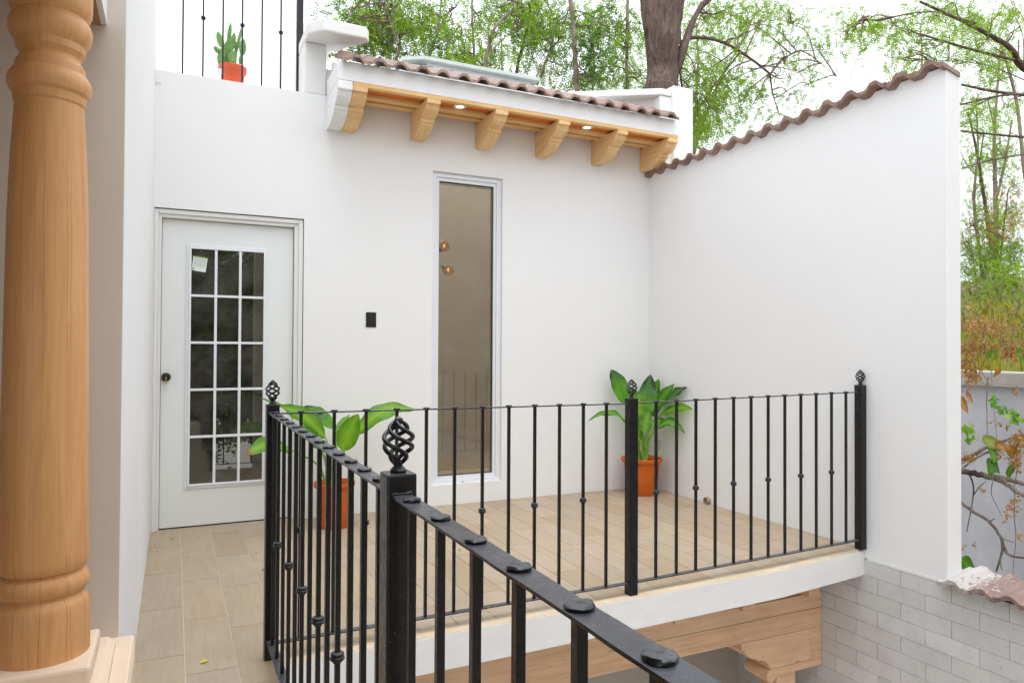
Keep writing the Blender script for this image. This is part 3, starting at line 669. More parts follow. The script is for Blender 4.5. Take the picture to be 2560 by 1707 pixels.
# ------------------------------------------------------------------ portico under the terrace
po = thing('timber_portico', 'pale pine beam, scrolled bracket and post carrying the terrace edge', 'beam structure', (-.3, -1.85, -2.85))
BY = -1.93
mb = MB(); mb.box(-4.05, -.002, BY, BY+.20, -.595, -.368); part('beam', mb, 'beam', po, bevel=.003)
mb = MB(); mb.box(-1.7, -.004, BY-.0015, BY, -.468, -.4665); part('beam_joint', mb, 'dark', po)
pr = [(-.002, -.5965), (-.707, -.5965), (-.705, -.640), (-.682, -.642), (-.672, -.665), (-.650, -.690), (-.615, -.707), (-.576, -.712), (-.572, -.728), (-.545, -.727), (-.512, -.737), (-.482, -.762), (-.462, -.803), (-.104, -.803), (-.104, -.5985)]
pr = [(-.1055, -.5965), (-.707, -.5965)]+pr[2:13]+[(-.1055, -.803)]
mb = MB(); mb.prism([(x, z) for x, z in pr], 1, BY+.0, BY+.2); part('bracket', mb, 'beam', po, bevel=.003)
mb = MB(); mb.box(-.1035, -.002, BY, BY+.2, -.803, -.5965); part('bracket_block', mb, 'beam', po, bevel=.003)
sc = [(-.002, -.8045), (-.455, -.8045)]
for k in range(13):
    a = math.radians(100+k*19); sc.append((-.452+.042*math.cos(a), -.846+.042*math.sin(a)))
sc += [(-.405, -.856), (-.38, -.852), (-.002, -.852)]
mb = MB(); mb.prism(sc, 1, BY, BY+.2); part('scroll_sill', mb, 'beam', po, bevel=.002)
mb = MB(); mb.box(-.385, -.221, BY+.02, BY+.18, -2.85, -.853); part('post', mb, 'beam', po, bevel=.006)
for x in (-3.9, -3.35, -2.8, -2.28, -1.755, -1.22, -.70, -.135):
    mb = MB(); mb.box(x-.05, x+.05, BY-.06, -.02, -.3675, -.255); part('joist', mb, 'beam', po, bevel=.004)
mb = MB(); mb.box(-4.05, -.003, BY+.06, -.02, -.254, -.19); part('deck_boards', mb, 'bark', po)
lw = thing('lower_wall', 'shaded grey plaster wall of the lower storey seen below the pine beam', 'wall', (-2, -.3, -2.85))
mb = MB(); mb.box(-4.2, -.001, -1.15, -1.0, -2.85, -.395); mb.box(-4.3, -3.75, -7.5, -.3, -2.85, -.1665); mb.v = mb.v; part('plaster', mb, 'lower', lw)
# cobweb strands hanging off the beam

# ------------------------------------------------------------------ railings
def bar_mesh(w, h):
    mb = MB(); mb.box(-w/2, w/2, -w/2, w/2, 0, h)
    return mb
def collar_mesh(r, h, seed):
    rr = random.Random(seed); mb = MB(); n = 14
    for k, (f, z) in enumerate(((.86, 0), (1, .0012), (1.02, h*.6), (.88, h*.93), (.4, h), (.02, h*.94))):
        for j in range(n):
            q = r*f*(1+rr.uniform(-.07, .07)); mb.v.append((q*math.cos(2*PI*j/n), q*math.sin(2*PI*j/n), z+(rr.uniform(-.0008, .0008) if k > 1 else 0)))
    for k in range(5):
        for j in range(n): a = k*n+j; b_ = k*n+(j+1) % n; mb.f.append((a, b_, b_+n, a+n))
    mb.f.append(tuple(range(n))[::-1]); mb.f.append(tuple(5*n+j for j in range(n)))
    return mb.mesh('rivet_cap', M['iron'], True)
def knob_mesh():
    mb = MB(); pr = [(.0065, -.018), (.0105, -.017), (.011, -.0135), (.0145, -.011)]
    pr += [(.0135+.0045*math.sin(a), -.0062-.005*math.cos(a)) for a in [PI*k/6 for k in range(1, 6)]]
    pr += [(.0135, -.001)]+[(.0125+.0042*math.sin(a), .0035-.0042*math.cos(a)) for a in [PI*k/6 for k in range(1, 6)]]+[(.0105, .0085), (.0065, .0095)]
    mb.lathe(pr, n=18); return mb.mesh('collar_ring', M['iron'], True)
KNOB = knob_mesh(); CAPS = [collar_mesh(.0148, .0065, s) for s in range(5)]
def finial_mesh(seed=0):
    mb = MB(); H = .078; 
    for s in range(4):
        pts = []; rad = []
        for k in range(41):
            t = k/40; th = s*PI/2-t*PI*1.95; r = .0035+.0220*math.sin(PI*t**1.12)**.9
            pts.append((r*math.cos(th), r*math.sin(th), .012+H*t)); rad.append(.0041*(1 if .05 < t < .95 else .85))
        mb.tube(pts, rad, 8)
    mb.lathe([(.001, .0), (.0135, .0005), (.0145, .004), (.011, .008), (.007, .013), (.003, .016)], n=14)
    mb.lathe([(.002, H+.004), (.0075, H+.009), (.0075, H+.015), (.003, H+.018)], n=12)
    return mb.mesh('finial', M['iron'], True)
FIN = finial_mesh()
def post(parent, x, y, z0, z1, w=.05, rz=0, fin=True, s=1.):
    mb = MB(); mb.box(-w/2, w/2, -w/2, w/2, 0, z1-z0)
    o = part('post', mb, 'iron', parent, loc=(x, y, z0), bevel=.0035); o.rotation_euler = (0, 0, rz)
    if fin:
        f = link('finial', FIN, parent, (x, y, z1)); f.scale = (s, s, s*1.0); f.rotation_euler = (0, 0, rnd.uniform(0, 1.5))
    return o
def flat(parent, name, p, q, w, th):
    p, q = Vector(p), Vector(q); d = (q-p); L = d.length; n = max(2, int(L/.06)); t = d.normalized(); s = Vector((-t.y, t.x, 0)).normalized()
    mb = MB(); rr = random.Random(len(name)+int(L*100))
    for k in range(n+1):
        c = p+d*k/n; e = [rr.uniform(-.0009, .0009) for _ in range(4)]
        mb.v += [tuple(c+s*(w/2+e[0])), tuple(c-s*(w/2+e[1])), tuple(c-s*(w/2+e[1])+Vector((0, 0, -th-e[2]*.3))), tuple(c+s*(w/2+e[0])+Vector((0, 0, -th)))]
    for k in range(n):
        for j in range(4): a = k*4+j; b_ = k*4+(j+1) % 4; mb.f.append((a, b_, b_+4, a+4))
    mb.f += [(0, 1, 2, 3), (n*4+3, n*4+2, n*4+1, n*4)]
    return part(name, mb, 'iron', parent, bevel=.0009)
BW = .0123
def run(parent, pts, ztops, zbot, knob_from, knobs_z=.503, cap=True):
    h = None; i = 0
    for k, (x, y) in enumerate(pts):
        zt = ztops[k] if isinstance(ztops, list) else ztops
        key = round(zt-zbot, 3)
        if key not in run.c: run.c[key] = bar_mesh(BW, key-.001).mesh('baluster', M['iron'])
        o = link('baluster', run.c[key], parent, (x, y, zbot+.0005)); o.rotation_euler = (0, 0, parent.get('rz', 0)+rnd.uniform(-.03, .03))
        if (k-knob_from) % 2 == 0: link('collar_ring', KNOB, o, (x, y, knobs_z))
        if cap:
            c = link('rivet_cap', CAPS[k % 5], o, (x, y, zt)); c.rotation_euler = (0, 0, rnd.uniform(0, 6))
            c2 = link('rivet_cap', CAPS[(k+2) % 5], o, (x, y, zbot-.0042)); c2.rotation_euler = (PI, 0, rnd.uniform(0, 6)); c2.scale = (.7, .7, .7)
run.c = {}
# corridor railing (nearest), from the corner post past the viewer
nr = thing('corridor_railing', 'near black iron railing running toward the viewer, riveted flat top rail', 'railing', (-3.577, -3.6, 0))
LX = -3.578
ysl = [-2.428, -2.562, -2.702, -2.844, -2.98, -3.115, -3.248, -3.384, -3.507, -3.634, -3.762, -3.884, -4.008]
ysn = [-4.213, -4.352, -4.488, -4.617, -4.752, -4.879, -5.01, -5.14, -5.27, -5.40, -5.53, -5.66, -5.8]
post(nr, -3.577, -2.36, 0, 1.013, .05, fin=True)
post(nr, -3.577, -4.128, -.02, 1.0155, .053, fin=True, s=1.02)
flat(nr, 'top_rail', (LX, -2.385, .98), (LX, -4.102, .98), .036, .0045)
flat(nr, 'top_rail', (LX, -4.154, .98), (LX, -5.95, .98), .036, .0045)
flat(nr, 'bottom_rail', (LX, -2.385, .078), (LX, -4.102, .078), .034, .0045)
flat(nr, 'bottom_rail', (LX, -4.154, .078), (LX, -5.95, .078), .034, .0045)
run(nr, [(LX, y) for y in ysl], .98, .0785, 1)
run(nr, [(LX, y) for y in ysn], .98, .0785, 1)
for (y, z) in ((-4.154, .98), (-2.386, .98)):      # weld beads
    mb = MB(); rr2 = random.Random(5)
    mb.tube([(LX-.019+.0038*k, y+rr2.uniform(-.001, .001), z+.001+rr2.uniform(-.0008, .0012)) for k in range(11)], [.0035+rr2.uniform(-.001, .001) for _ in range(11)], 7); part('weld_bead', mb, 'iron', nr, True)
# terrace railing
tr = thing('terrace_railing', 'far black iron railing along the terrace edge with three twisted basket finials', 'railing', (-1.8, -2.34, 0)); 
P1, P2, P3 = (-3.577, -2.36), (-1.827, -2.34), (-.030, -2.251)
post(tr, P2[0], P2[1], 0, .994); post(tr, P3[0], P3[1], -.0, 1.028)
def seg(p, q, xs): return [(x, p[1]+(q[1]-p[1])*(x-p[0])/(q[0]-p[0])) for x in xs]
flat(tr, 'top_rail', (P1[0]+.025, P1[1], .977), (P2[0]-.025, P2[1], .968), .034, .0045)
flat(tr, 'bottom_rail', (P1[0]+.025, P1[1], .0605), (P2[0]-.025, P2[1], .0605), .034, .0045)
flat(tr, 'top_rail', (P2[0]+.025, P2[1], .97), (P3[0]-.025, P3[1], .985), .034, .0045)
flat(tr, 'bottom_rail', (P2[0]+.025, P2[1], .0605), (P3[0]-.025, P3[1], .0605), .034, .0045)
xsA = [-3.466, -3.331, -3.197, -3.062, -2.927, -2.793, -2.656, -2.522, -2.385, -2.25, -2.115, -1.98]
run(tr, seg(P1, P2, xsA), [.977-.009*(x+3.55)/1.7 for x in xsA], .061, 0, .503)
xsB = [-1.668, -1.53, -1.395, -1.255, -1.118, -.983, -.847, -.710, -.574, -.440, -.302, -.168]
run(tr, seg(P2, P3, xsB), [.97+.015*(x+1.8)/1.75 for x in xsB], .061, 0, .503)
# upper railing on the parapet
ur = thing('roof_railing', 'thin black iron railing on the roof parapet above the door', 'railing', (-3.5, .3, 3.12))
ux = [-3.901, -3.766, -3.632, -3.497, -3.358, -3.221]
flat(ur, 'bottom_rail', (-4.05, .3, 3.165), (-3.1, .3, 3.165), .034, .0045); flat(ur, 'top_rail', (-4.05, .3, 4.09), (-3.1, .3, 4.09), .034, .0045)
run(ur, [(x, .3) for x in ux], 4.09, 3.1655, 1, 3.66)
post(ur, -3.082, .302, 3.106, 4.14)

# ------------------------------------------------------------------ column on its plinth
CX, CY = -4.215, -3.318
co = thing('wooden_column', 'turned varnished wooden column on a stepped cream plinth at the left edge', 'column', (CX, CY, 0))
prf = [(.0984, .49), (.0984, .53), (.0978, .605), (.0955, .622), (.092, .632), (.0845, .641), (.0838, .646), (.0895, .651), (.0945, .66), (.0968, .671), (.0945, .683), (.0895, .692), (.082, .697), (.0815, .700), (.0885, .705), (.0925, .713), (.0945, .724), (.0945, .745), (.0930, .80), (.0905, .96), (.0875, 1.24), (.0838, 1.55), (.0788, 1.695), (.0735, 1.79), (.0722, 1.818), (.0755, 1.824), (.0762, 1.838), (.0768, 1.842), (.0835, 1.849), (.0872, 1.860), (.0878, 1.870), (.0858, 1.882), (.0795, 1.893), (.0738, 1.898), (.0735, 1.905), (.0722, 1.915), (.0665, 1.924), (.0628, 1.930), (.0628, 1.936), (.0675, 1.943), (.0725, 1.950), (.0730, 1.960), (.0735, 1.966), (.079, 1.973), (.0850, 1.984), (.0876, 1.996), (.0872, 2.010), (.0830, 2.023), (.0775, 2.029), (.0765, 2.033), (.082, 2.040), (.0865, 2.052), (.0874, 2.066), (.0876, 2.12), (.0876, 2.14)]
mb = MB(); mb.lathe(prf, n=96); link('shaft', mb.mesh('shaft', M['column'], True, sharp=24), co, (CX, CY, 0))
mb = MB(); mb.box(-4.6, -4.104, -3.448, -3.195, .455, .5); part('plinth_slab', mb, 'cream', co, bevel=.008)
st_ = [(-4.6, .32), (-4.071, .32)]
for k in range(9): 
    a = PI/2*k/8; st_.append((-4.071-.030*(1-math.cos(a)), .418+.036*math.sin(a)))
st_ = [(-4.62, .40), (-4.072, .40), (-4.072, .44), (-4.08, .447), (-4.092, .4545), (-4.62, .4545)]
mb = MB(); mb.prism(st_, 1, -3.52, -3.135); part('plinth_moulding', mb, 'cream', co, bevel=.005)
mb = MB(); mb.box(-4.68, -4.0275, -3.62, -3.052, -.012, .40); part('plinth_base', mb, 'cream', co, bevel=.010)
mb = MB(); mb.box(-4.68, -4.03, -3.62, -3.052, .4005, .42); part('plinth_step', mb, 'cream', co, bevel=.008)
# gallery roof carried by the column
ga = thing('gallery_roof', 'timber gallery ceiling and beam over the column at the top left', 'roof', (-4.6, -4.5, 2.14))
mb = MB(); mb.box(-4.34, -4.132, -7.4, -3.052, 2.141, 2.30); part('beam', mb, 'ceil', ga)
mb = MB(); mb.box(-7.4, -4.134, -7.4, -3.052, 2.301, 2.6); part('ceiling', mb, 'ceil', ga)
mb = MB(); mb.box(-4.1335, -4.118, -7.4, -3.0525, 2.146, 2.9); part('fascia', mb, 'white', ga)
mb = MB(); mb.box(-7.4, -4.0715, -7.5, -3.051, -.15, -.0125); part('gallery_floor', mb, 'tilefloor', kind='structure')
gw = thing('gallery_wall', 'beige plaster wall at the back of the gallery, reflected in the glass', 'wall', (-7.45, -5, 0))
mb = MB(); mb.box(-7.6, -7.41, -7.5, -3.06, 0, 2.3); part('plaster', mb, 'beige', gw)
# opposite wing behind the viewer, seen only mirrored in the glass
ow = thing('opposite_wing', 'beige house wall across the courtyard, seen mirrored in the window', 'wall', (1.5, -8.2, -2.85))
mb = MB(); mb.box(-2.6, 8, -8.6, -8.2, -2.85, 5.6); part('plaster', mb, 'beige', ow)

# ------------------------------------------------------------------ potted plants
def leaf_part(parent, base, tip, w, mat, arch=.12, fold=.18, side=None, seed=0, droop=0., wk=.66):
    base, tip = Vector(base), Vector(tip); d = tip-base; L = d.length; t = d.normalized()
    view = (Vector(CAMP)-(base+tip)*.5).normalized()
    nrm = (view*.75+Vector((0, 0, .65))); nrm = (nrm-t*nrm.dot(t)).normalized()
    s = t.cross(nrm).normalized(); rr = random.Random(seed); mb = MB(); mb.uv = []
    N, K = 16, 3
    for k in range(N+1):
        f = k/N; ww = w*wk*(math.sin(PI*min(1, f**.8*.98+.02))**.72)*(1-.12*f) if 0 < k < N else .0008
        c = base+d*f+Vector((0, 0, 1))*arch*L*math.sin(PI*f)-Vector((0, 0, 1))*droop*L*f*f
        for j in range(-K, K+1):
            q = j/K
            rip = .02*L*math.sin(f*17+j*1.1+seed)*abs(q)
            mb.v.append(tuple(c+s*ww*q+nrm*(abs(q)*ww*fold*1.2+rip-abs(q)**2*ww*.12))); mb.uv.append((.5+q*.5, f))
    n = 2*K+1
    for k in range(N):
        for j in range(n-1): a = k*n+j; mb.f.append((a, a+1, a+n+1, a+n))
    part('leaf', mb, mat, parent, True)
def pot(parent, c, r, h, mat='terracotta', rimh=.045):
    mb = MB(); mb.lathe([(.001, .0), (r*.66, .0), (r*.70, .01), (r*.86, h-rimh), (r*.89, h-rimh+.002), (r*.97, h-rimh+.012), (r, h-.012), (r*.995, h-.002), (r*.95, h), (r*.90, h-.006), (r*.85, h-.03), (r*.80, h-.06)], n=44, cap=False)
    part('pot', mb, mat, parent, True, loc=c)
    mb = MB(); mb.lathe([(.001, h-.032), (r*.855, h-.036)], n=30, cap=False); part('soil', mb, 'soil', parent, loc=c)
def stalk(parent, pts, r0, r1):
    n = len(pts); mb = MB(); q = []
    for k in range(n-1):
        for t in range(5): q.append(Vector(pts[k]).lerp(Vector(pts[k+1]), t/5))
    q.append(Vector(pts[-1]))
    for _ in range(2): q = [q[0]]+[(q[i-1]+q[i]*2+q[i+1])/4 for i in range(1, len(q)-1)]+[q[-1]]
    mb.tube(q, [r0+(r1-r0)*i/(len(q)-1) for i in range(len(q))], 8); part('stem', mb, 'stem', parent, True)
def pz(a, b): return (1450+a*.22966, 900+b*.22966)
def q6(a, b): return (600+a*.2232, 980+b*.2232)
rp = thing('potted_plant', 'broad-leaved plant with dark flecked leaves in a terracotta pot in the far corner', 'potted plant', (-.266, -.26, 0), 'potted plants on the terrace')
pot(rp, (-.262, -.26, 0), .178, .315)
def inroom(u, v, y):      # leaves stay on this side of the right wall
    p = at(u, v, y=y)
    return p if p.x < -.045 else at(u, v, x=-.045)
def LP(q, yb, b, yt, t, w, mat, **kw):
    bb = inroom(*q(*b), yb); tt = inroom(*q(*t), yt)
    px = .22966 if q is pz else .2232
    dep = (bb-Vector(CAMP)).dot(_f); leaf_part(kw.pop('par'), bb, tt, w*px*dep/F, mat, **kw)
R = dict(par=rp)
LP(pz, -.17, (500, 470), -.10, (335, 105), 150, 'leafdark', arch=.10, seed=1, **R)
LP(pz, -.15, (650, 600), -.12, (480, 300), 150, 'leaflight', arch=.14, seed=2, **R)
LP(pz, -.10, (730, 600), -.10, (858, 205), 130, 'leafmid', arch=.02, seed=4, **R)
LP(pz, -.22, (700, 610), -.18, (768, 155), 175, 'leafdark', arch=.0, seed=3, **R)
LP(pz, -.30, (655, 640), -.26, (635, 360), 160, 'leaflight', arch=.02, seed=5, **R)
LP(pz, -.20, (770, 610), -.15, (1025, 260), 120, 'leafmid', arch=.06, seed=6, **R)
LP(pz, -.16, (840, 560), -.10, (1168, 300), 130, 'leafdark', arch=.08, seed=7, **R)
LP(pz, -.28, (860, 610), -.22, (1228, 540), 120, 'leaflight', arch=.10, seed=8, **R)
LP(pz, -.34, (815, 765), -.30, (1146, 795), 105, 'leafmid', arch=.30, seed=9, **R)
LP(pz, -.33, (600, 770), -.40, (92, 655), 70, 'leafmid', arch=.20, seed=10, **R)
LP(pz, -.36, (700, 790), -.34, (745, 560), 110, 'leaflight', arch=.02, seed=11, **R)
LP(pz, -.32, (780, 690), -.28, (955, 670), 70, 'leafmid', arch=.12, seed=12, **R)
LP(pz, -.30, (640, 900), -.30, (655, 590), 60, 'leafmid', arch=.0, seed=13, **R)
for (a, b) in (((500, 470), -.17), ((650, 600), -.15), ((730, 600), -.1), ((700, 610), -.22), ((655, 640), -.3), ((770, 610), -.2), ((840, 560), -.16), ((860, 610), -.28), ((815, 765), -.34), ((600, 770), -.33), ((700, 790), -.36), ((780, 690), -.32)):
    e = inroom(*pz(*a), b); bx_ = -.262+(e.x+.262)*.18+rnd.uniform(-.02, .02); s_ = Vector((bx_, -.26+rnd.uniform(-.04, .04), .27))
    mid = s_.lerp(e, .5)+Vector((-(e.x-s_.x)*.2, 0, .02)); stalk(rp, [s_, mid, e], .011, .0045)
lp = thing('potted_plant', 'broad-leaved plant with wide light leaves in a terracotta pot behind the corner post', 'potted plant', (-2.93, -.30, 0), 'potted plants on the terrace')
LC = (-2.915, -.33, 0)
pot(lp, LC, .142, .315)
Q = dict(par=lp, wk=.66)
LP(q6, -.34, (960, 510), -.42, (445, 155), 190, 'leaflight', arch=.10, seed=21, **Q)
LP(q6, -.22, (1085, 420), -.20, (640, 185), 120, 'leafdark', arch=.16, seed=22, **Q)
LP(q6, -.26, (1060, 400), -.24, (830, 262), 130, 'leafdark', arch=.12, seed=28, **Q)
LP(q6, -.42, (1140, 650), -.46, (1322, 243), 210, 'leaflight', arch=.03, seed=23, **Q)
LP(q6, -.36, (1265, 478), -.40, (1962, 192), 190, 'leaflight', arch=.16, seed=24, **Q)
LP(q6, -.44, (560, 640), -.56, (58, 700), 200, 'leafbrown', arch=.15, seed=25, **Q)
LP(q6, -.28, (1085, 400), -.25, (1228, 252), 50, 'leaflight', arch=.03, seed=26, **Q)
LP(q6, -.30, (560, 190), -.34, (222, 68), 34, 'leafmid', arch=.03, seed=27, **Q)
LP(q6, -.40, (880, 620), -.46, (700, 380), 130, 'leafmid', arch=.06, seed=29, **Q)
for (a, b) in (((960, 510), -.34), ((1085, 420), -.22), ((1060, 400), -.26), ((1140, 650), -.42), ((1265, 478), -.36), ((560, 640), -.44), ((1085, 400), -.28), ((560, 190), -.3), ((880, 620), -.4)):
    e = at(*q6(*a), y=b); s_ = Vector((LC[0]+(e.x-LC[0])*.12+rnd.uniform(-.015, .015), LC[1]+rnd.uniform(-.03, .03), .28))
    mid = s_.lerp(e, .5)+Vector((-(e.x-s_.x)*.25, 0, .03)); stalk(lp, [s_, mid, e], .011, .005)
# cactus on the roof
cp = at(816*.2466+380, 720*.2466, y=.5); 
CZ = at(812*.2466+380, 648*.2466, y=.45).z-.175
cc_ = (cp.x, .5, CZ)
mb = MB(); mb.box(-4.05, -3.12, .37, .75, 3.106, CZ-.001); part('roof_ledge', mb, 'white', house)
ca = thing('potted_cactus', 'prickly pear cactus in a red plastic pot on the roof edge above the door', 'cactus', cc_)
pot(ca, cc_, .105, .165, 'redplastic', .055)
mb = MB(); mb.box(-.02, .02, -.001, .001, -.02, .02); 
def uu(a, b): return (380+a*.2466, b*.2466)
for (b0_, t0_, w, y) in (((690, 655), (712, 480), 75, .46), ((755, 650), (770, 400), 90, .5), ((815, 650), (815, 505), 85, .44), ((690, 540), (625, 470), 55, .46), ((712, 480), (665, 320), 70, .47), ((770, 450), (800, 230), 45, .52), ((800, 520), (838, 330), 58, .48), ((840, 580), (915, 260), 36, .5), ((895, 650), (910, 540), 42, .45), ((915, 560), (925, 392), 72, .46), ((845, 650), (850, 420), 32, .53)):
    p, q = at(*uu(*b0_), y=y), at(*uu(*t0_), y=y); d = q-p; L = d.length; t = d.normalized(); s = t.cross(Vector((.25, 1, .1))).normalized(); nn = s.cross(t)
    wd = w*.2466*(p-Vector(CAMP)).dot(_f)/F*.5; mb = MB(); n = 14; K = 9
    for k in range(K+1):
        f = k/K; r = wd*max(.12, math.sin(PI*(f*.86+.13))**.65) if k < K else wd*.05
        for j in range(n):
            a = 2*PI*j/n; mb.v.append(tuple(p+d*f+s*r*math.cos(a)+nn*.011*math.sin(a)*(r/wd)**.6))
    for k in range(K):
        for j in range(n): a = k*n+j; b_ = k*n+(j+1) % n; mb.f.append((a, b_, b_+n, a+n))
    mb.f.append(tuple(range(n))[::-1]); mb.f.append(tuple(K*n+j for j in range(n))); part('pad', mb, 'cactus', ca, True)
mb = MB(); g = at(*uu(690, 765), y=.40); mb.box(g.x-.022, g.x+.02, .403, .405, CZ+.06, CZ+.105); part('price_tag', mb, 'trim', ca)

# fallen leaves on the floor
def litter(u, v, L, c, lab, a, grp=None):
    p = at(u, v, z=.004); mb = MB(); w = L*.3; d = Vector((math.cos(a), math.sin(a), 0)); s = Vector((-d.y, d.x, 0))
    f = [(0, 0, .001), (.3, .8, .006), (.7, .7, .008), (1, 0, .002), (.7, -.7, .005), (.3, -.8, .003)]
    mb.v = [tuple(p+d*L*x+s*w*y+Vector((0, 0, z))) for x, y, z in f]+[tuple(p+d*L*.5+Vector((0, 0, .001)))]
    mb.f = [(i, (i+1) % 6, 6) for i in range(6)]
    part('fallen_leaf', mb, c, label=lab, cat='leaf', group=grp)
yl = mat_simple('yellow_leaf', (.62, .5, .05), .6, .3); ol = mat_simple('brown_leaf', (.33, .16, .03), .7, .3)
litter(500, 1657, .035, yl, 'bright yellow fallen leaf on the corridor tiles near the bottom edge', .4)
litter(425, 1348, .022, ol, 'small orange-brown fallen leaf on the tiles just below the door', .9)
litter(653, 1425, .024, ol, 'small orange fallen leaf on the tiles left of the corner post', .3)
litter(640, 1384, .014, ol, 'tiny brown leaf scrap on the tiles near the door foot', 1.3)
litter(394, 1380, .012, ol, 'tiny rusty leaf scrap on the tiles below the left side of the door', 2.0)
litter(1146, 1376, .02, ol, 'thin brown leaf sliver on the terrace tiles left of the middle post', .1)

# ------------------------------------------------------------------ garden beyond the right wall
gwl = thing('garden_wall', 'distant grey cement garden wall with concrete coping behind the branches', 'wall', (3, -1, -2.85))
T0, T1 = at(2395, 905, x=3.0), at(2600, 927, x=2.85)
dw = (T1-T0); dw.z = 0; dw.normalize(); nrm = Vector((dw.y, -dw.x, 0)); 
if nrm.x < 0: nrm = -nrm
def wallbox(mb, a, b, th, z0a, z0b, z1a, z1b, off=0):
    i = len(mb.v); a = a+nrm*off; b = b+nrm*off
    for p, q0_, q1_ in ((a, z0a, z1a), (b, z0b, z1b)):
        for o in (0, th):
            for z in (q0_, q1_): mb.v.append((p.x+nrm.x*o, p.y+nrm.y*o, z))
    mb.f += [(i, i+1, i+5, i+4), (i+2, i+6, i+7, i+3), (i, i+4, i+6, i+2), (i+1, i+3, i+7, i+5), (i, i+2, i+3, i+1), (i+4, i+5, i+7, i+6)]
a, b_ = T0-dw*3, T1+dw*4; za, zb = 1.07, 1.05
mb = MB(); wallbox(mb, a, b_, .22, -2.85, -2.85, za-.14, zb-.14); part('cement_wall', mb, 'greywall', gwl)
mb = MB(); wallbox(mb, a, b_, .34, za-.139, zb-.139, za-.0, zb-.0, -.06); part('coping', mb, 'coping', gwl, bevel=.012)
# hillside
hl = MB(); nx, ny = 30, 30
for i in range(nx+1):
    for j in range(ny+1):
        x = 3.3+i*1.2; y = -14+j*1.6
        hl.v.append((x, y, .75+(x-3.3)*.13+.25*math.sin(x*.9+y*.5)+.15*math.sin(y*1.7)))
for i in range(nx):
    for j in range(ny): a = i*(ny+1)+j; hl.f.append((a, a+ny+1, a+ny+2, a+1))
part('hillside', hl, 'earth', None, True, kind='structure')
mb = MB(); mb.quad((-60, 3.2, -.4), (3.3, 3.2, -.4), (3.3, 60, 1.2), (-60, 60, 1.2)); part('garden_lawn', mb, 'earth', kind='structure')

def np_mesh(name, verts, faces, mat):
    me = bpy.data.meshes.new(name); nv, nf = len(verts), len(faces)
    me.vertices.add(nv); me.vertices.foreach_set('co', verts.astype(np.float32).ravel())
    k = faces.shape[1]; me.loops.add(nf*k); me.loops.foreach_set('vertex_index', faces.astype(np.int32).ravel())
    me.polygons.add(nf); me.polygons.foreach_set('loop_start', np.arange(0, nf*k, k, dtype=np.int32)); me.polygons.foreach_set('loop_total', np.full(nf, k, dtype=np.int32))
    me.materials.append(mat); me.update(calc_edges=True); return me
def sprays(centers, rng, L=.24, leaf=(.036, .0115), pairs=8, droop=.5):
    """pinnate sprays: each centre -> 2*pairs leaflets (one quad each)"""
    n = len(centers); c = np.asarray(centers)
    th = rng.uniform(0, 2*np.pi, n); el = rng.normal(-droop, .45, n)
    d = np.stack([np.cos(th)*np.cos(el), np.sin(th)*np.cos(el), np.sin(el)], 1)
    s = np.cross(d, rng.normal(0, 1, (n, 3))*[.5, .5, 1]+[0, 0, .8]); s /= np.linalg.norm(s, axis=1, keepdims=True)+1e-9
    nn = np.cross(s, d); Ls = L*rng.uniform(.6, 1.25, n)
    t = np.linspace(.1, 1, pairs); V_ = []
    for sd_ in (-1, 1):
        for tk in t:
            o = c+d*(Ls*tk)[:, None]-np.array([0, 0, 1])*(Ls*tk**2*.35)[:, None]
            ll = leaf[0]*rng.uniform(.7, 1.3, n)*(1-.3*abs(tk-.5)); ww = leaf[1]*rng.uniform(.8, 1.3, n)
            ax = s*sd_+d*.45+nn*rng.normal(0, .3, (n, 1)); ax /= np.linalg.norm(ax, axis=1, keepdims=True)
            wv = np.cross(ax, nn); wv /= np.linalg.norm(wv, axis=1, keepdims=True)+1e-9
            V_.append(np.stack([o, o+ax*(ll*.5)[:, None]+wv*ww[:, None], o+ax*ll[:, None], o+ax*(ll*.5)[:, None]-wv*ww[:, None]], 1))
    V_ = np.concatenate(V_, 0).reshape(-1, 3); F_ = np.arange(len(V_)).reshape(-1, 4); return V_, F_
def curve(pts, sub=5):
    pts = [Vector(p) for p in pts]; out = []
    for i in range(len(pts)-1):
        p0 = pts[max(i-1, 0)]; p1 = pts[i]; p2 = pts[i+1]; p3 = pts[min(i+2, len(pts)-1)]
        for k in range(sub):
            t = k/sub; out.append(.5*((2*p1)+(p2-p0)*t+(2*p0-5*p1+4*p2-p3)*t*t+(3*p1-p0-3*p2+p3)*t**3))
    out.append(pts[-1]); return out
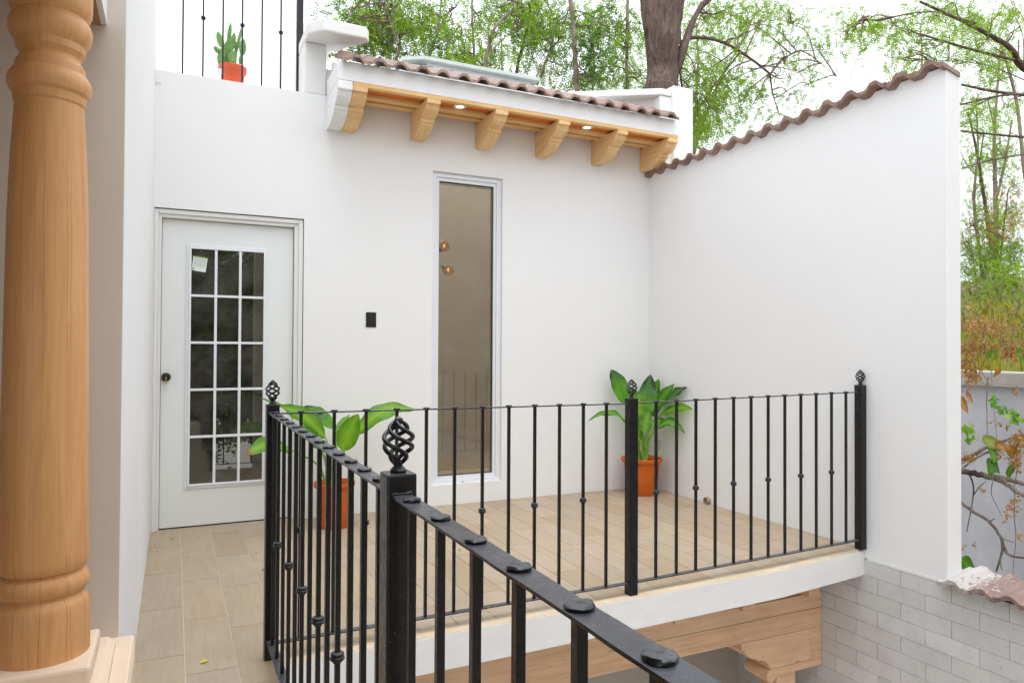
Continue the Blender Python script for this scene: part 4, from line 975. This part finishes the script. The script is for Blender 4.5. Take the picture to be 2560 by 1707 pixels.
def tree(label, y, trunks, blobs, fol, bark, seed, base_z=0., dens=1., group='trees behind the house', by=.45, L=.24, leaf=(.038, .0125), droop=.5, name='tree', extra_depth=.8, twigr=.0075):
    """trunks: list of ([(u,v,width_px)...]); blobs: (u,v,ru,rv,n)"""
    rng = np.random.default_rng(seed); rr = random.Random(seed)
    first = trunks[0]; b0_ = at(first[0][0], first[0][1], y=y)
    t = thing(name, label, 'tree', (b0_.x, y, base_z), group)
    dep = (Vector((b0_.x, y, 1))-Vector(CAMP)).dot(_f); px = dep/F; nodes = []
    for ti, tk in enumerate(trunks):
        pts = [at(u, v, y=y+(rr.uniform(-.1, .1) if k else 0)) for k, (u, v, w) in enumerate(tk)]; rad = [w*px*.5 for _, _, w in tk]
        if ti == 0 and pts[0].z > base_z+.3:
            g = pts[0].copy(); g.z = base_z; lo = pts[0]*2-pts[1]; lo.z = max(lo.z, base_z+.1); pts = [g, lo]+pts; rad = [rad[0]*1.3, rad[0]*1.03]+rad
        cv = curve(pts, 6); rc = np.interp(np.linspace(0, len(pts)-1, len(cv)), range(len(pts)), rad)
        cv = [p+Vector((rr.uniform(-1, 1), rr.uniform(-1, 1), 0))*float(r if r < .1 else 0)*.1 for p, r in zip(cv, rc)]
        mb = MB(); mb.tube(cv, [float(r)*rr.uniform(.98, 1.02) for r in rc], 16 if max(rad) > .1 else 8); part('trunk' if ti == 0 else 'limb', mb, bark, t, True); nodes += cv
    cen = []; tw = MB()
    for (u, v, ru, rv, n) in blobs:
        K = max(2, int(n/9)); c0 = at(u, v, y=y+by)
        near = min(nodes, key=lambda p: (p-c0).length)
        if (near-c0).length > .25:
            mid = near.lerp(c0, .5)+Vector((rr.uniform(-.15, .15), rr.uniform(-.2, .2), rr.uniform(0, .2))); tw.tube(curve([near, mid, c0], 4), [twigr*2-(twigr*1.2)*k/8 for k in range(9)], 5)
        for _ in range(K):
            a, q = rr.uniform(0, 2*PI), math.sqrt(rr.random()); sx_, sz_ = ru*q*math.cos(a), rv*q*math.sin(a)
            sc_ = at(u+sx_, v+sz_, y=y+by+rr.uniform(-extra_depth, extra_depth))
            mid = c0.lerp(sc_, .5)+Vector((rr.uniform(-.08, .08), rr.uniform(-.08, .08), rr.uniform(0, .12)))
            tw.tube([c0, mid, sc_], [twigr, twigr*.6, twigr*.25], 4, cap=False)
            m_ = max(2, int(n*dens*1.15/K)); sd_ = .17+.17*rr.random()
            cen.append(np.array(sc_)+rng.normal(0, 1, (m_, 3))*[sd_, sd_, sd_*.75])
    for _ in range(int(len(blobs)*3)):
        u, v, ru, rv, n = rr.choice(blobs); c0 = min(nodes, key=lambda p: (p-at(u+rr.uniform(-ru, ru), v+rr.uniform(-rv, rv), y=y)).length)
        e = at(u+rr.uniform(-1.5, 1.5)*ru, v+rr.uniform(-1.4, 1.2)*rv, y=y+rr.uniform(-.5, .5)); L_ = (e-c0).length
        if L_ > 2.2: continue
        q = [c0]; 
        for f in (.25, .5, .75, 1): q.append(c0.lerp(e, f)+Vector((rr.uniform(-1, 1), rr.uniform(-1, 1), rr.uniform(-.6, 1)))*L_*.07)
        cv = curve(q, 3); tw.tube(cv, [twigr*(1.9-1.6*k/(len(cv)-1)) for k in range(len(cv))], 4, cap=False)
    if tw.v: part('twigs', tw, 'twig', t, False, kind='stuff')
    if cen:
        V_, F_ = sprays(np.concatenate(cen), rng, L, leaf, 8, droop)
        o = link('crown', np_mesh('crown', V_, F_, M[fol]), t)
        me = o.data; off = Vector(t.location); o.location = -off
    return t
TG = 'trees behind the house'
tree('bushy fresh-green tree beside the small roof pier cap', 5, [[(985, 175, 7), (965, 120, 6), (935, 60, 4), (920, 10, 3)], [(985, 175, 6), (1000, 110, 5), (995, 40, 3)]],
     [(890, 45, 45, 45, 150), (950, 40, 60, 50, 190), (960, 100, 60, 40, 120), (1005, 60, 40, 50, 100), (905, 100, 35, 25, 70), (985, 130, 40, 20, 45)], 'fol2', 'bark2', 11, extra_depth=.9)
tree('fine light-green foliage in front of the bushy tree by the pier cap', 4.2, [[(1010, 190, 4), (985, 90, 3), (960, 0, 2)]],
     [(900, 70, 40, 50, 80), (975, 20, 60, 40, 110), (1035, 60, 30, 50, 60), (880, 30, 25, 30, 40)], 'fol1', 'bark2', 12)
tree('multi-stemmed pale tree rising left of the roof lantern peak', 5.5, [[(1062, 170, 9), (1085, 110, 7), (1098, 50, 5), (1105, -20, 4)], [(1066, 160, 6), (1090, 90, 5), (1130, 20, 3)], [(1055, 160, 4), (1030, 90, 3), (1010, 50, 2)], [(1075, 130, 4), (1130, 95, 3), (1170, 90, 2)]],
     [(1060, 25, 50, 30, 110), (1110, 60, 40, 40, 80), (1120, 105, 40, 25, 60), (1055, 60, 25, 20, 40), (1140, 20, 30, 20, 30)], 'fol1', 'bark2', 13)
tree('slender upright trunk behind the middle of the tiled eave', 6.5, [[(1187, 190, 7), (1184, 110, 6.5), (1180, 30, 5), (1181, -20, 5)]],
     [(1160, 140, 40, 28, 70), (1200, 60, 25, 40, 45), (1120, 150, 30, 25, 50), (1230, 10, 35, 20, 40)], 'fol2', 'bark2', 14)
tree('leaning tree bending right behind the tiled eave', 5, [[(1205, 190, 10), (1222, 120, 9), (1232, 80, 8), (1262, 42, 7), (1320, 10, 4)], [(1215, 150, 5), (1245, 110, 3), (1290, 70, 2)]],
     [(1250, 20, 60, 30, 140), (1290, 60, 40, 30, 70), (1225, 165, 45, 25, 80), (1180, 165, 40, 20, 60), (1330, 80, 45, 35, 100)], 'fol1', 'bark2', 15)
tree('dark-crowned tree with a rusty trunk right of the leaning one', 6, [[(1287, 205, 9), (1297, 150, 8), (1308, 110, 7), (1325, 40, 6), (1333, -20, 5)], [(1306, 120, 4), (1370, 95, 3), (1420, 70, 2)]],
     [(1340, 20, 55, 35, 190), (1320, 90, 40, 30, 100), (1365, 130, 30, 30, 60), (1300, 30, 30, 25, 60)], 'fol2', 'bark', 16)
tree('forked brownish sapling between the eave and the pale pole trunk', 5.5, [[(1343, 212, 7), (1362, 160, 6), (1378, 110, 5), (1388, 60, 3)], [(1362, 160, 4), (1390, 110, 3), (1405, 85, 2)]],
     [(1400, 190, 45, 22, 80), (1380, 60, 40, 40, 70), (1440, 60, 40, 40, 70)], 'fol1', 'bark2', 17)
tree('pale straight pole-like trunk rising behind the eave', 4.5, [[(1443, 235, 14), (1438, 150, 13), (1432, 60, 12), (1424, -20, 11)]],
     [(1480, 120, 40, 50, 130), (1500, 50, 45, 40, 90), (1480, 195, 50, 25, 120), (1410, 60, 25, 30, 40)], 'fol2', 'bark2', 18)
tree('second slim orange-brown pole trunk left of the big tree', 4.8, [[(1568, 230, 9), (1567, 120, 8.5), (1570, -20, 8)]],
     [(1530, 180, 40, 35, 120), (1540, 90, 40, 50, 90), (1600, 190, 30, 30, 70), (1600, 60, 30, 50, 80), (1530, 20, 50, 25, 80)], 'fol1', 'bark2', 19)
tree('large rough-barked tree with a thick dark trunk rising behind the parapet', 3.4,
     [[(1652, 240, 84), (1657, 180, 80), (1655, 110, 84), (1653, 50, 96), (1650, -30, 110)], [(1685, 195, 18), (1700, 150, 22), (1722, 80, 18), (1745, 30, 14), (1785, -15, 11)], [(1700, 130, 12), (1712, 100, 10), (1760, 95, 9), (1820, 112, 8), (1880, 150, 7), (1925, 185, 6)],
      [(1925, 185, 6), (1932, 235, 4), (1950, 292, 2.5)], [(1925, 185, 5), (1965, 145, 4), (2010, 130, 3), (2090, 190, 1.6)], [(1688, 110, 30), (1692, 50, 26), (1705, -20, 22)], [(1699, 160, 7), (1702, 190, 6), (1706, 235, 5)]],
     [(1740, 190, 35, 45, 90), (1760, 50, 50, 50, 130), (1830, 40, 60, 40, 120), (1890, 60, 50, 40, 80), (1770, 250, 50, 50, 190), (1730, 300, 30, 40, 90), (1960, 160, 50, 30, 70), (1830, 200, 50, 40, 90), (1980, 60, 80, 50, 130), (2050, 120, 80, 40, 90), (1900, 230, 60, 50, 80), (2010, 215, 50, 25, 40), (1690, 330, 40, 40, 80)], 'fol1', 'bark', 20, L=.2, by=1.0)
tree('light feathery tree hanging over the lower right of the parapet', 6, [[(1730, 400, 8), (1760, 300, 6), (1800, 200, 5), (1860, 100, 4)]],
     [(1760, 290, 45, 55, 190), (1800, 210, 45, 40, 110), (1850, 270, 45, 30, 60), (1720, 120, 40, 50, 90), (1900, 30, 60, 30, 90), (1740, 350, 30, 30, 60)], 'fol3', 'bark2', 21)
tree('wide arching tree with yellow-green sprays over the top right corner', 3, [[(2700, 260, 24), (2560, 170, 16), (2525, 120, 12), (2440, 70, 8), (2300, 5, 5)], [(2560, 155, 7), (2470, 135, 6), (2380, 110, 5), (2280, 80, 3)], [(2700, 255, 10), (2560, 238, 8), (2480, 228, 7), (2405, 212, 5)], [(2560, 237, 6), (2500, 240, 5), (2402, 262, 4)],
      [(2700, 350, 7), (2560, 343, 6), (2470, 335, 5), (2402, 328, 4)], [(2600, 380, 4), (2480, 400, 3.5), (2403, 422, 2.5)], [(2160, 40, 2.5), (2180, 52, 3), (2330, 30, 3), (2440, 60, 3)], [(2560, 200, 3), (2450, 160, 2), (2300, 150, 1.5)]],
     [(2150, 60, 45, 30, 80), (2120, 90, 35, 20, 45), (2230, 60, 60, 30, 100), (2300, 110, 70, 30, 120), (2340, 40, 60, 40, 110), (2430, 60, 60, 50, 170), (2500, 130, 50, 50, 120), (2400, 160, 60, 25, 80), (2270, 150, 40, 15, 30), (2530, 30, 40, 40, 60), (2440, 290, 35, 25, 50), (2520, 270, 35, 25, 50)], 'fol3', 'bark', 22, dens=1.05, extra_depth=.9)
tree('fresh green tree filling the gap at the very top right', 6, [[(2560, 420, 10), (2540, 250, 8), (2500, 100, 6)]],
     [(2450, 100, 60, 50, 130), (2500, 200, 50, 50, 90), (2380, 30, 60, 30, 90), (2530, 60, 40, 50, 90), (2430, 240, 30, 30, 40)], 'fol1', 'bark2', 23, dens=1.1)
tree('twin-stemmed moss-green trunk seen right of the white wall end', 6.5, [[(2490, 640, 14), (2490, 520, 12), (2486, 400, 9), (2488, 300, 7), (2500, 130, 4)], [(2490, 500, 7), (2510, 420, 6), (2530, 300, 4)], [(2488, 330, 4), (2470, 250, 3)]],
     [(2480, 380, 30, 30, 60), (2530, 380, 30, 40, 60), (2440, 410, 25, 20, 40), (2500, 440, 30, 25, 45), (2450, 290, 25, 20, 40)], 'fol1', 'bark2', 24, base_z=1.5, dens=1.6)
tree('thin brown-leaved trunk close to the white wall end', 7.5, [[(2472, 580, 9), (2455, 460, 8), (2440, 370, 6), (2420, 280, 4)], [(2450, 400, 4), (2460, 330, 3)]],
     [(2420, 290, 25, 30, 50), (2440, 330, 20, 30, 25), (2430, 480, 20, 30, 40), (2540, 420, 20, 40, 40)], 'fol3', 'bark', 25, base_z=1.5)
tree('brown withered shrub tangle above the dry hillside', 6, [[(2500, 660, 6), (2510, 560, 4), (2520, 480, 3)]],
     [(2510, 540, 40, 30, 120), (2545, 480, 25, 40, 110), (2470, 590, 50, 20, 110), (2420, 600, 25, 20, 50)], 'dead', 'bark', 26, base_z=1.3, name='shrub')
tree('bright feathery green shrub on the hillside behind the garden wall', 4.6, [[(2540, 860, 5), (2530, 760, 4), (2520, 680, 3)]],
     [(2530, 660, 40, 25, 120), (2540, 720, 35, 30, 130), (2470, 650, 50, 20, 80), (2440, 700, 30, 30, 40), (2500, 760, 40, 30, 60)], 'fol1', 'bark2', 27, base_z=.9, name='shrub')
tree('leafy tree filling the strip between wall end and hillside', 8, [[(2450, 640, 9), (2435, 500, 7), (2445, 380, 5), (2440, 250, 3)]],
     [(2430, 420, 40, 60, 150), (2500, 350, 60, 60, 170), (2460, 520, 60, 50, 190), (2540, 560, 40, 50, 130), (2420, 560, 30, 40, 90), (2430, 250, 40, 40, 80)], 'fol3', 'bark2', 51, base_z=1.2)
tree('dense dark green undergrowth bush on the hillside', 5.6, [[(2470, 760, 5), (2465, 700, 4), (2460, 650, 3)]],
     [(2440, 640, 50, 25, 150), (2520, 630, 50, 25, 150), (2420, 690, 30, 25, 80), (2500, 690, 50, 25, 110)], 'fol2', 'bark2', 52, base_z=.9, name='shrub')
tree('ochre withered climber heaped on top of the garden wall', 3.0, [[(2470, 900, 5), (2480, 840, 4), (2500, 790, 3)]],
     [(2430, 860, 40, 30, 110), (2500, 840, 50, 30, 120), (2545, 880, 25, 30, 70), (2420, 790, 25, 30, 50)], 'dead', 'bark', 53, base_z=.9, name='climber', L=.16, leaf=(.04, .014))
tree('yellow-green feathery bush over the dry grass beside the wall end', 3.9, [[(2500, 900, 4), (2480, 800, 3), (2470, 700, 2)]],
     [(2430, 740, 35, 35, 170), (2500, 700, 50, 40, 200), (2540, 800, 30, 40, 170), (2440, 830, 40, 40, 170), (2500, 870, 40, 30, 90)], 'fol3', 'bark2', 54, base_z=.9, name='shrub', L=.2)
tree('fresh green scrub in the gap under the twin-stemmed trunk', 5.2, [[(2440, 700, 4), (2430, 620, 3), (2425, 560, 2)]],
     [(2420, 610, 30, 40, 110), (2480, 560, 50, 40, 150), (2540, 620, 40, 40, 130), (2530, 520, 40, 30, 80)], 'fol1', 'bark2', 55, base_z=1.0, name='shrub')
# far trees thickening the view
for k, (y, blobs, fol, lab) in enumerate(((12, [(1480, 210, 60, 25, 120), (1560, 120, 70, 60, 170), (1620, 200, 40, 30, 60), (1500, 60, 60, 30, 90)], 'fol3', 'hazy yellow-green tree far behind the pole trunks'),
     (13, [(1740, 160, 70, 60, 180), (1700, 60, 60, 50, 110), (1800, 100, 60, 50, 120)], 'fol1', 'distant green crown behind the big dark trunk'),
     (12, [(1250, 140, 80, 40, 120), (1180, 150, 60, 30, 110), (1380, 60, 60, 40, 90), (1090, 165, 50, 15, 60)], 'fol1', 'distant green crown low behind the tiled eave'),
     (14, [(2300, 60, 140, 50, 160), (2480, 200, 60, 80, 120), (2100, 20, 80, 20, 40)], 'fol1', 'distant light crown high over the right wall'))):
    u0 = blobs[0][0]; tree(lab, y, [[(u0, 260, 6), (u0+5, 150, 5), (u0, 60, 3)]], blobs, fol, 'bark2', 40+k, L=.34, leaf=(.05, .014), extra_depth=1.5)
# trees behind the viewer that the door panes mirror
for k, (x, y) in enumerate(((-6.5, -13), (-3.6, -12), (-4.8, -15), (-1.5, -16))):
    rng = np.random.default_rng(60+k); t = thing('tree', ['green tree standing behind the viewer beyond the gallery end', 'green tree behind the viewer, mirrored in the left door panes', 'tall green tree farther behind the viewer', 'green tree behind the opposite wing'][k], 'tree', (x, y, -2.85), 'trees behind the viewer')
    mb = MB(); mb.tube([(x, y, -2.85), (x+.1, y, 0), (x, y, 3)], [.16, .12, .06], 8); part('trunk', mb, 'bark', t, True)
    n = 1500; d = rng.normal(0, 1, (n, 3)); d /= np.linalg.norm(d, axis=1, keepdims=True); c = np.array([x, y, 1.6])+d*np.array([1.9, 1.6, 3.0])*rng.uniform(.3, 1, (n, 1))
    V_, F_ = sprays(c, rng, .5, (.14, .045), 8); o = link('crown', np_mesh('crown', V_, F_, M['fol2']), t); o.location = -Vector(t.location)

# grass on the hillside
rng = np.random.default_rng(5); n = 16000
gx = rng.uniform(3.35, 9, n); gy = rng.uniform(-5, 8, n); gz = .72+(gx-3.3)*.13+.25*np.sin(gx*.9+gy*.5)+.15*np.sin(gy*1.7)
h = rng.uniform(.16, .6, n)*(1+.5*np.sin(gx*3)*np.sin(gy*2)); lean = rng.normal(0, .14, (n, 2)); w = .004+.004*rng.random(n); an = rng.uniform(0, PI, n)
b0_ = np.stack([gx, gy, gz], 1); tip = b0_+np.stack([lean[:, 0], lean[:, 1], h], 1); mid = b0_*.5+tip*.5+np.stack([lean[:, 0]*-.2, lean[:, 1]*-.2, h*.06], 1); wv = np.stack([np.cos(an)*w, np.sin(an)*w, 0*w], 1)
V_ = np.stack([b0_-wv, b0_+wv, mid+wv*.8, tip, mid-wv*.8], 1).reshape(-1, 3)
link('hillside_grass', np_mesh('hillside_grass', V_, np.arange(n*5).reshape(-1, 5), M['drygrass']), kind='stuff')

# branches and vines in front of the garden wall
def branch(label, pts, w, mat='drywood', sub=None, name='dead_branch', cat='branch', x=1.25):
    P_ = [at(u, v, x=x+dx) for u, v, dx in pts]; dep = (P_[0]-Vector(CAMP)).dot(_f); px = dep/F
    t = thing(name, label, cat, P_[0], 'dead branches and vines by the garden wall'); rr = random.Random(int(pts[0][0]+pts[0][1]))
    cv = curve(P_, 6); n = len(cv); mb = MB(); mb.tube([p+Vector((0, rr.uniform(-1, 1), rr.uniform(-1, 1)))*w*px*.12 for p in cv], [w*px*.5*(1-.45*k/n)*rr.uniform(.9, 1.12) for k in range(n)], 8); part('branch', mb, mat, t, True)
    for s in (sub or []):
        q = [at(u, v, x=x+dx) for u, v, dx, *_ in s]; ww = s[0][3] if len(s[0]) > 3 else w*.5
        mb = MB(); cv = curve(q, 4); mb.tube(cv, [ww*px*.5*(1-.5*k/len(cv)) for k in range(len(cv))], 6); part('side_branch', mb, mat, t, True)
    return t, px
def zz2(a, b): return (2390+a*.383, 850+b*.383)
def zl(*l): return [(*zz2(a, b), dx) for a, b, dx in l]
branch('thick pale forked dead branch crossing low behind the wall end', zl((-20, 850, 0), (120, 870, .02), (280, 910, .05), (420, 1000, .05), (520, 1050, 0)), 16, sub=[[(*zz2(230, 890), 0, 15), (*zz2(330, 905), .1), (*zz2(480, 950), .15)], [(*zz2(90, 880), 0, 4), (*zz2(115, 990), 0), (*zz2(70, 1250), .02)], [(*zz2(115, 1010), 0, 3), (*zz2(150, 960), .02), (*zz2(195, 920), .03)]])
branch('crooked grey dead branch reaching down toward the coping tiles', zl((-15, 1010, 0), (70, 1090, 0), (210, 1180, .02), (290, 1280, .03), (345, 1400, .03), (470, 1420, .0)), 9, sub=[[(*zz2(300, 1300), .02, 7), (*zz2(300, 1380), .02), (*zz2(262, 1510), .02)], [(*zz2(320, 1350), .02, 4), (*zz2(290, 1430), .0), (*zz2(300, 1500), .0)], [(*zz2(215, 1185), 0, 4), (*zz2(250, 1165), 0)], [(*zz2(305, 1295), 0, 3), (*zz2(380, 1320), 0)]])
branch('bundle of brown twigs slanting above the pale branch', zl((0, 800, 0), (120, 740, .05), (250, 680, .1), (440, 610, .1)), 7, sub=[[(*zz2(0, 780), .1, 3), (*zz2(200, 730), .1), (*zz2(450, 660), .1)], [(*zz2(20, 820), .1, 3), (*zz2(180, 700), .1), (*zz2(430, 640), .1)], [(*zz2(50, 830), .1, 4), (*zz2(150, 760), .1), (*zz2(330, 690), .1)]])
branch('thin mossy vine stem hanging from the coping of the garden wall', zl((210, 240, .6), (200, 380, .5), (205, 620, .4)), 4, sub=[[(*zz2(230, 200), .5, 2), (*zz2(245, 420), .4), (*zz2(272, 690), .2)], [(*zz2(45, 60), .5, 2.5), (*zz2(120, 130), .5), (*zz2(230, 310), .5)], [(*zz2(45, 210), .5, 2.5), (*zz2(160, 270), .5), (*zz2(260, 330), .5)]], name='vine_stem', cat='vine')
branch('long thin vine trailing down at the right edge', zl((385, 960, .1), (380, 1150, .1), (390, 1300, .1), (365, 1560, .05)), 2.6, sub=[[(*zz2(390, 640), .1, 3), (*zz2(400, 820), .1), (*zz2(380, 960), .1)], [(*zz2(240, 920), .1, 2), (*zz2(230, 1000), .1), (*zz2(270, 1090), .1), (*zz2(300, 1150), .1)]], name='vine_stem', cat='vine')
branch('tangle of straw-coloured stems lying over the garden wall coping', zl((-10, -60, 1.2), (120, -70, 1.2), (300, -60, 1.1), (460, -75, 1.1)), 3, sub=[[(*zz2(0, 20), 1.1, 2.4), (*zz2(150, 60), 1.1), (*zz2(330, 10), 1.1), (*zz2(460, 60), 1.1)], [(*zz2(60, -90), 1.1, 2), (*zz2(90, 30), 1.1), (*zz2(70, 150), 1.1)], [(*zz2(330, -90), 1.1, 2), (*zz2(310, 30), 1.1), (*zz2(345, 190), 1.1)], [(*zz2(180, -60), 1.1, 2), (*zz2(170, 60), 1.1), (*zz2(230, 180), 1.1)]], name='vine_stem', cat='vine')
for k, (v0, lab) in enumerate(((-150, 'fine brown bare stems tangled above the garden wall'), (-320, 'brown withered stems tangled under the hillside trees'))):
    rr5 = random.Random(90+k); t = thing('bramble', lab, 'bramble', at(*zz2(200, v0+100), x=1.9), 'dead branches and vines by the garden wall'); mb = MB()
    for _ in range(46):
        a0_, b0q = rr5.uniform(-40, 480), v0+rr5.uniform(-60, 230); dx_, dy_ = rr5.uniform(-160, 160), rr5.uniform(-120, 90); q = []
        for f in range(5): q.append(at(*zz2(a0_+dx_*f/4+rr5.uniform(-14, 14), b0q+dy_*f/4+rr5.uniform(-14, 14)+18*math.sin(f)), x=1.9+rr5.uniform(-.1, .1)))
        cv = curve(q, 3); mb.tube(cv, [.0032-.002*i/len(cv) for i in range(len(cv))], 4, cap=False)
    part('stem', mb, 'drywood', t)
# leaves: big singles as things, small dead ones as loose clusters
def simple_leaf(u, v, L, ang, mat, label, x=1.2, w=.55):
    p = at(u, v, x=x); mb = MB(); mb.uv = []; s = R_; up = U_
    px = (p-Vector(CAMP)).dot(_f)/F; Lm = L*px; d = s*math.cos(ang)+up*math.sin(ang); e = s*-math.sin(ang)+up*math.cos(ang); nn = -_f
    N = 8
    for k in range(N+1):
        f = k/N; ww = Lm*w*.5*(math.sin(PI*(f**.75*.97+.015))**.8)
        for q in (-1, -.5, 0, .5, 1):
            mb.v.append(tuple(p+d*Lm*f+e*ww*q+nn*(abs(q)*ww*.45+Lm*.18*f*f)+_f*.03*math.sin(f*3+u))); mb.uv.append((.5+q*.5, f))
    for k in range(N):
        for j in range(4): a = k*5+j; mb.f.append((a, a+1, a+6, a+5))
    part('hanging_leaf', mb, mat, None, True, label=label, cat='leaf', group='leaves hanging in the vines')
vg = mat_leaf('vine_leaf', (.06, .17, .01), (.10, .26, .02), (.3, .4, .1), .2, .3); vo_ = mat_leaf('turning_vine_leaf', (.3, .12, .02), (.42, .22, .03), (.5, .3, .1), .2, .3); vy = mat_leaf('olive_vine_leaf', (.14, .18, .01), (.22, .25, .02), (.3, .3, .1), .2, .3)
simple_leaf(*zz2(195, 625), 42, -1.0, vy, 'olive green leaf at the head of the hanging cluster', w=.75)
simple_leaf(*zz2(245, 700), 38, -1.9, vg, 'green leaf in the middle of the hanging cluster', w=.7)
simple_leaf(*zz2(230, 770), 42, -2.0, vg, 'dark notched leaf at the lower left of the hanging cluster', w=.75)
simple_leaf(*zz2(240, 780), 36, -1.2, vg, 'dark narrow leaf at the bottom of the hanging cluster', w=.6)
simple_leaf(*zz2(275, 660), 32, -.9, vo_, 'orange-yellow leaf right of the hanging cluster', w=.7)
simple_leaf(*zz2(315, 680), 36, -1.1, vo_, 'rust orange leaf at the far right of the hanging cluster', w=.8)
simple_leaf(*zz2(335, 805), 38, -1.35, vg, 'single green leaf hanging beside the pale branch', w=.6)
simple_leaf(2400, 1392, 46, -.75, vg, 'bright green leaf peeking out between wall end and coping tiles', x=.35, w=.75)
simple_leaf(*zz2(45, 365), 42, -1.5, vo_, 'orange dead leaf hanging at the white wall end', w=.5)
simple_leaf(*zz2(95, 340), 28, -1.7, vo_, 'curled orange dead leaf near the garden wall coping', w=.5)
simple_leaf(*zz2(250, 175), 26, -1.6, vo_, 'brown dead leaf hanging in front of the garden wall coping', w=.6)
def loose(name, label, blobs, mat, seed, leaf, x=1.3):
    rng = np.random.default_rng(seed); rr = random.Random(seed); V_ = []
    for (a, b, ra, rb, n) in blobs:
        for _ in range(n):
            p = np.array(at(*zz2(a+rr.gauss(0, ra*.5), b+rr.gauss(0, rb*.5)), x=x+rr.uniform(-.15, .15))); d = rng.normal(0, 1, 3)+[0, 0, -1.2]; d /= np.linalg.norm(d); s = np.cross(d, rng.normal(0, 1, 3)); s /= np.linalg.norm(s); l = leaf*rng.uniform(.5, 1.3)
            c = np.cross(s, d)*l*.15; V_ += [p, p+d*l*.5+s*l*.28+c, p+d*l, p+d*l*.5-s*l*.28+c]
    V_ = np.array(V_); o = link(name, np_mesh(name, V_, np.arange(len(V_)).reshape(-1, 4), M[mat]), label=label, cat='foliage', kind='stuff')
loose('dead_leaves', 'brown curled dead leaves caught in the vines by the garden wall', [(200, -90, 220, 70, 420), (120, 40, 140, 60, 260), (380, 60, 100, 60, 200), (60, 160, 60, 60, 90), (110, 200, 60, 50, 60), (60, 60, 60, 60, 60), (350, 60, 50, 60, 60), (80, 330, 30, 40, 14), (380, 320, 30, 40, 12), (400, 700, 40, 60, 60), (390, 800, 40, 60, 120), (80, 760, 50, 30, 80), (410, 640, 60, 40, 130), (100, 240, 50, 50, 90), (380, 1070, 30, 60, 40), (330, 1140, 20, 50, 26), (410, 1270, 20, 20, 16), (120, 1330, 8, 14, 6), (180, 970, 20, 10, 8), (330, 560, 20, 20, 8), (270, 540, 30, 20, 10), (240, 30, 80, 30, 60), (50, 1340, 8, 20, 5), (290, 740, 40, 20, 24)], 'dead', 71, .03)
loose('vine_leaves', 'small green vine leaves against the grey garden wall', [(70, 560, 30, 30, 16), (110, 620, 25, 25, 10), (250, 370, 18, 20, 12), (380, 480, 35, 22, 28), (300, 440, 20, 12, 10), (240, 60, 30, 20, 16), (430, 70, 20, 30, 14)], 'vinegreen', 72, .06)
print('tiles', ntile)
